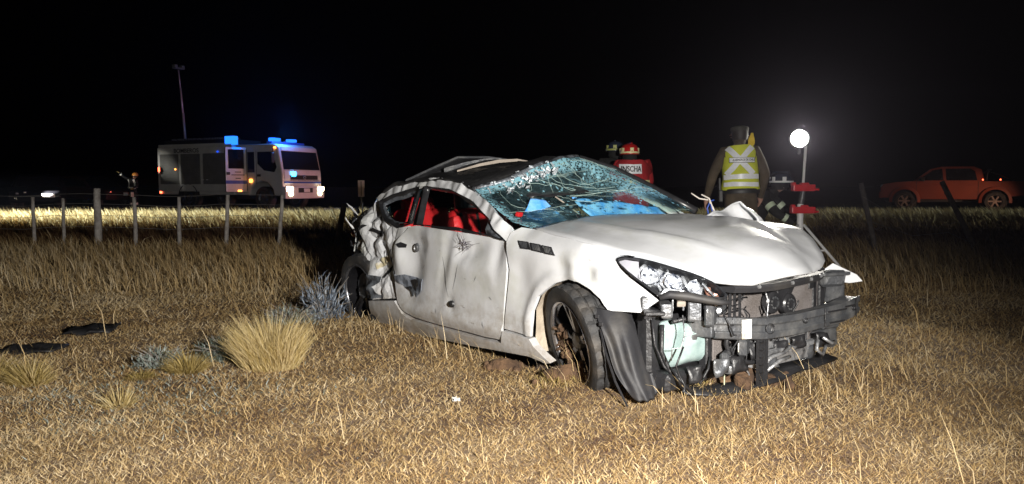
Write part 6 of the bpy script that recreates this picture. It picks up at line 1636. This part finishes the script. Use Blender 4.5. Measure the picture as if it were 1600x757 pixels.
helmet(rf, (.105, 0, 1.60), 'helm_red', 'pale_yellow_tape')
jp = lambda z: (.205 - .03 * cl((z - 1.38) / .14), .255 - .09 * cl((z - 1.38) / .13) ** 2)
jk = shell('jacket', 'redcloth', rf, .86, 1.50, jp, 36, 14)
lp_ = back_strip('name_panel', 'tape', jk, [(.20, 1.375), (-.10, 1.375)], jp, .13, .010)
back_strip('reflective_tape', 'pale_yellow_tape', jk, [(.24, 1.20), (-.24, 1.20)], jp, .05, .012)
tx = text('back_lettering', 'INSCHA', .105, 'boot', lp_, Matrix.Translation((-.228, .05, 1.372)) @ Matrix.Rotation(R(-90), 4, 'Z') @ Matrix.Rotation(R(90), 4, 'X'), depth=.002, sx=.72)
for v in tx.data.vertices: A, S = jp(1.365); v.co.z += (A + .016) * math.sqrt(max(.05, 1 - ((v.co.x - .05) / (S + .016)) ** 2)) - .228 + .006
df = thing('person', 'person in dark gear with a dark helmet standing left of the red-helmeted one', 'person', (1.47, 10.75, gz1(1.47, 10.75)), R(80))
J3 = dict(J2); person_body(df, J3, 'darkcloth', 'darkcloth', 'glove', bulk=1.1)
M['helm_dark'] = mat('dark_blue_helmet', (.03, .04, .07), .2, .1, .1, 5, coat=.8)
M['helm_olive'] = mat('olive_helmet_band', (.40, .42, .12), .5)
helmet(df, (.105, 0, 1.61), 'helm_dark', 'helm_olive')
# ---- crouching rescuer in the dark, reflective bands only
cr_ = thing('person', 'person crouching in dark gear with reflective bands between the officer and the floodlight', 'person', (3.36, 10.2, gz1(3.36, 10.2)), R(-35))
JC = dict(pelvis=(-.15, 0, .55), spine=(-.06, 0, .70), chest=(.08, 0, .88), neck=(.18, 0, 1.00), head=(.26, 0, 1.09), sh_l=(.10, .19, .95), sh_r=(.10, -.19, .95), el_l=(.30, .24, .74), el_r=(.30, -.24, .74), wr_l=(.48, .14, .62), wr_r=(.48, -.14, .62), hip_l=(-.12, .10, .52), hip_r=(-.12, -.10, .52), kn_l=(.30, .17, .50), kn_r=(.28, -.16, .22), an_l=(.10, .15, .10), an_r=(-.18, -.14, .10), toe_l=(.27, .17, .035), toe_r=(-.02, -.15, .035))
person_body(cr_, JC, 'darkcloth', 'darkcloth', 'glove', bulk=1.15)
helmet(cr_, (.29, 0, 1.14), 'helm_dark', 'tape')
def cuff(root, a, c, r, mt, w_=.05):
    a, c = Vector(a), Vector(c); d = (c - a).normalized(); b = MB(); b.tube([a, a + d * w_], r, 14, caps=False); return b.build('reflective_band', mt, root, True)
M['tape_green'] = mat('pale_green_tape', (.62, .72, .55), .4, 0, .06, 20)
cuff(cr_, (.20, -.215, .845), (.30, -.24, .74), .070, 'tape_green', .07); cuff(cr_, (.20, .215, .845), (.30, .24, .74), .070, 'tape_green', .07)
cuff(cr_, (.38, -.19, .69), (.48, -.14, .62), .058, 'tape_green'); cuff(cr_, (.10, .135, .51), (.30, .17, .50), .098, 'tape_green', .06); cuff(cr_, (.08, -.14, .39), (.28, -.16, .22), .096, 'tape_green', .06)
# ---- distant person with an arm raised near the fire engine
tm = thing('person', 'distant person with raised arm and white reflective harness left of the fire engine', 'person', (-16.4, 32.5, ROADZ), R(-100))
tm.scale = (.9, .9, .9)
JT = dict(STAND); JT.update(pelvis=(-.02, -.02, .94), spine=(0, .0, 1.08), chest=(.04, .03, 1.27), neck=(.07, .10, 1.42), head=(.11, .20, 1.53), sh_r=(.02, -.14, 1.38), sh_l=(.06, .22, 1.32), el_r=(.10, -.40, 1.52), wr_r=(.14, -.58, 1.70), el_l=(.14, .34, 1.12), wr_l=(.28, .24, 1.00))
person_body(tm, JT, 'darkcloth', 'darkcloth', 'glove', bulk=1.15)
M['helm_orange'] = mat('orange_helmet', (.45, .18, .03), .4)
helmet(tm, (.12, .22, 1.59), 'helm_orange')
hp = lambda z: (.20, .235)
hv = shell('harness', 'darkcloth', tm, .98, 1.40, hp, 30, 8)
for P in ([(.15, 1.40), (.20, 1.2), (.21, 1.02)], [(-.12, 1.40), (-.05, 1.22), (-.10, 1.02)], [(.21, 1.0), (-.22, 1.02)]):
    o = back_strip('reflective_tape', 'tape_bright', hv, P, hp, .07, .014); 
    for v in o.data.vertices: v.co.x = -v.co.x
for y in (.12, -.12):
    cuff(tm, (-.02, y, .20), (-.02, y, .3), .085, 'tape_bright', .09)
cuff(tm, (.118, -.50, 1.61), (.14, -.58, 1.70), .062, 'tape_bright', .06)
b = MB(); b.box((.2, -.50, .62), (.04, .22, .20), bev=.01); tag(b.build('document_board', 'tape_bright', None, loc=tm.location), 'small white board standing in the verge beside the distant person', 'board')
# ================================================================ ADDED MIST standing in for the lens glow round the floodlight
hz = MB(); hz.box((0, 38, 5.5), (150, 110, 15))
m = bpy.data.materials.new('added_glow_mist'); m.use_nodes = True
nt = m.node_tree; nt.nodes.remove(nt.nodes['Principled BSDF'])
pv = nt.nodes.new('ShaderNodeVolumePrincipled'); pv.inputs['Density'].default_value = 0.0006; pv.inputs['Color'].default_value = (.86, .80, 1.0, 1); pv.inputs['Anisotropy'].default_value = 0.8
nt.links.new(pv.outputs[0], nt.nodes['Material Output'].inputs['Volume'])
M['mist'] = m
tag(hz.build('added_glow_haze', 'mist'), kind='stuff')
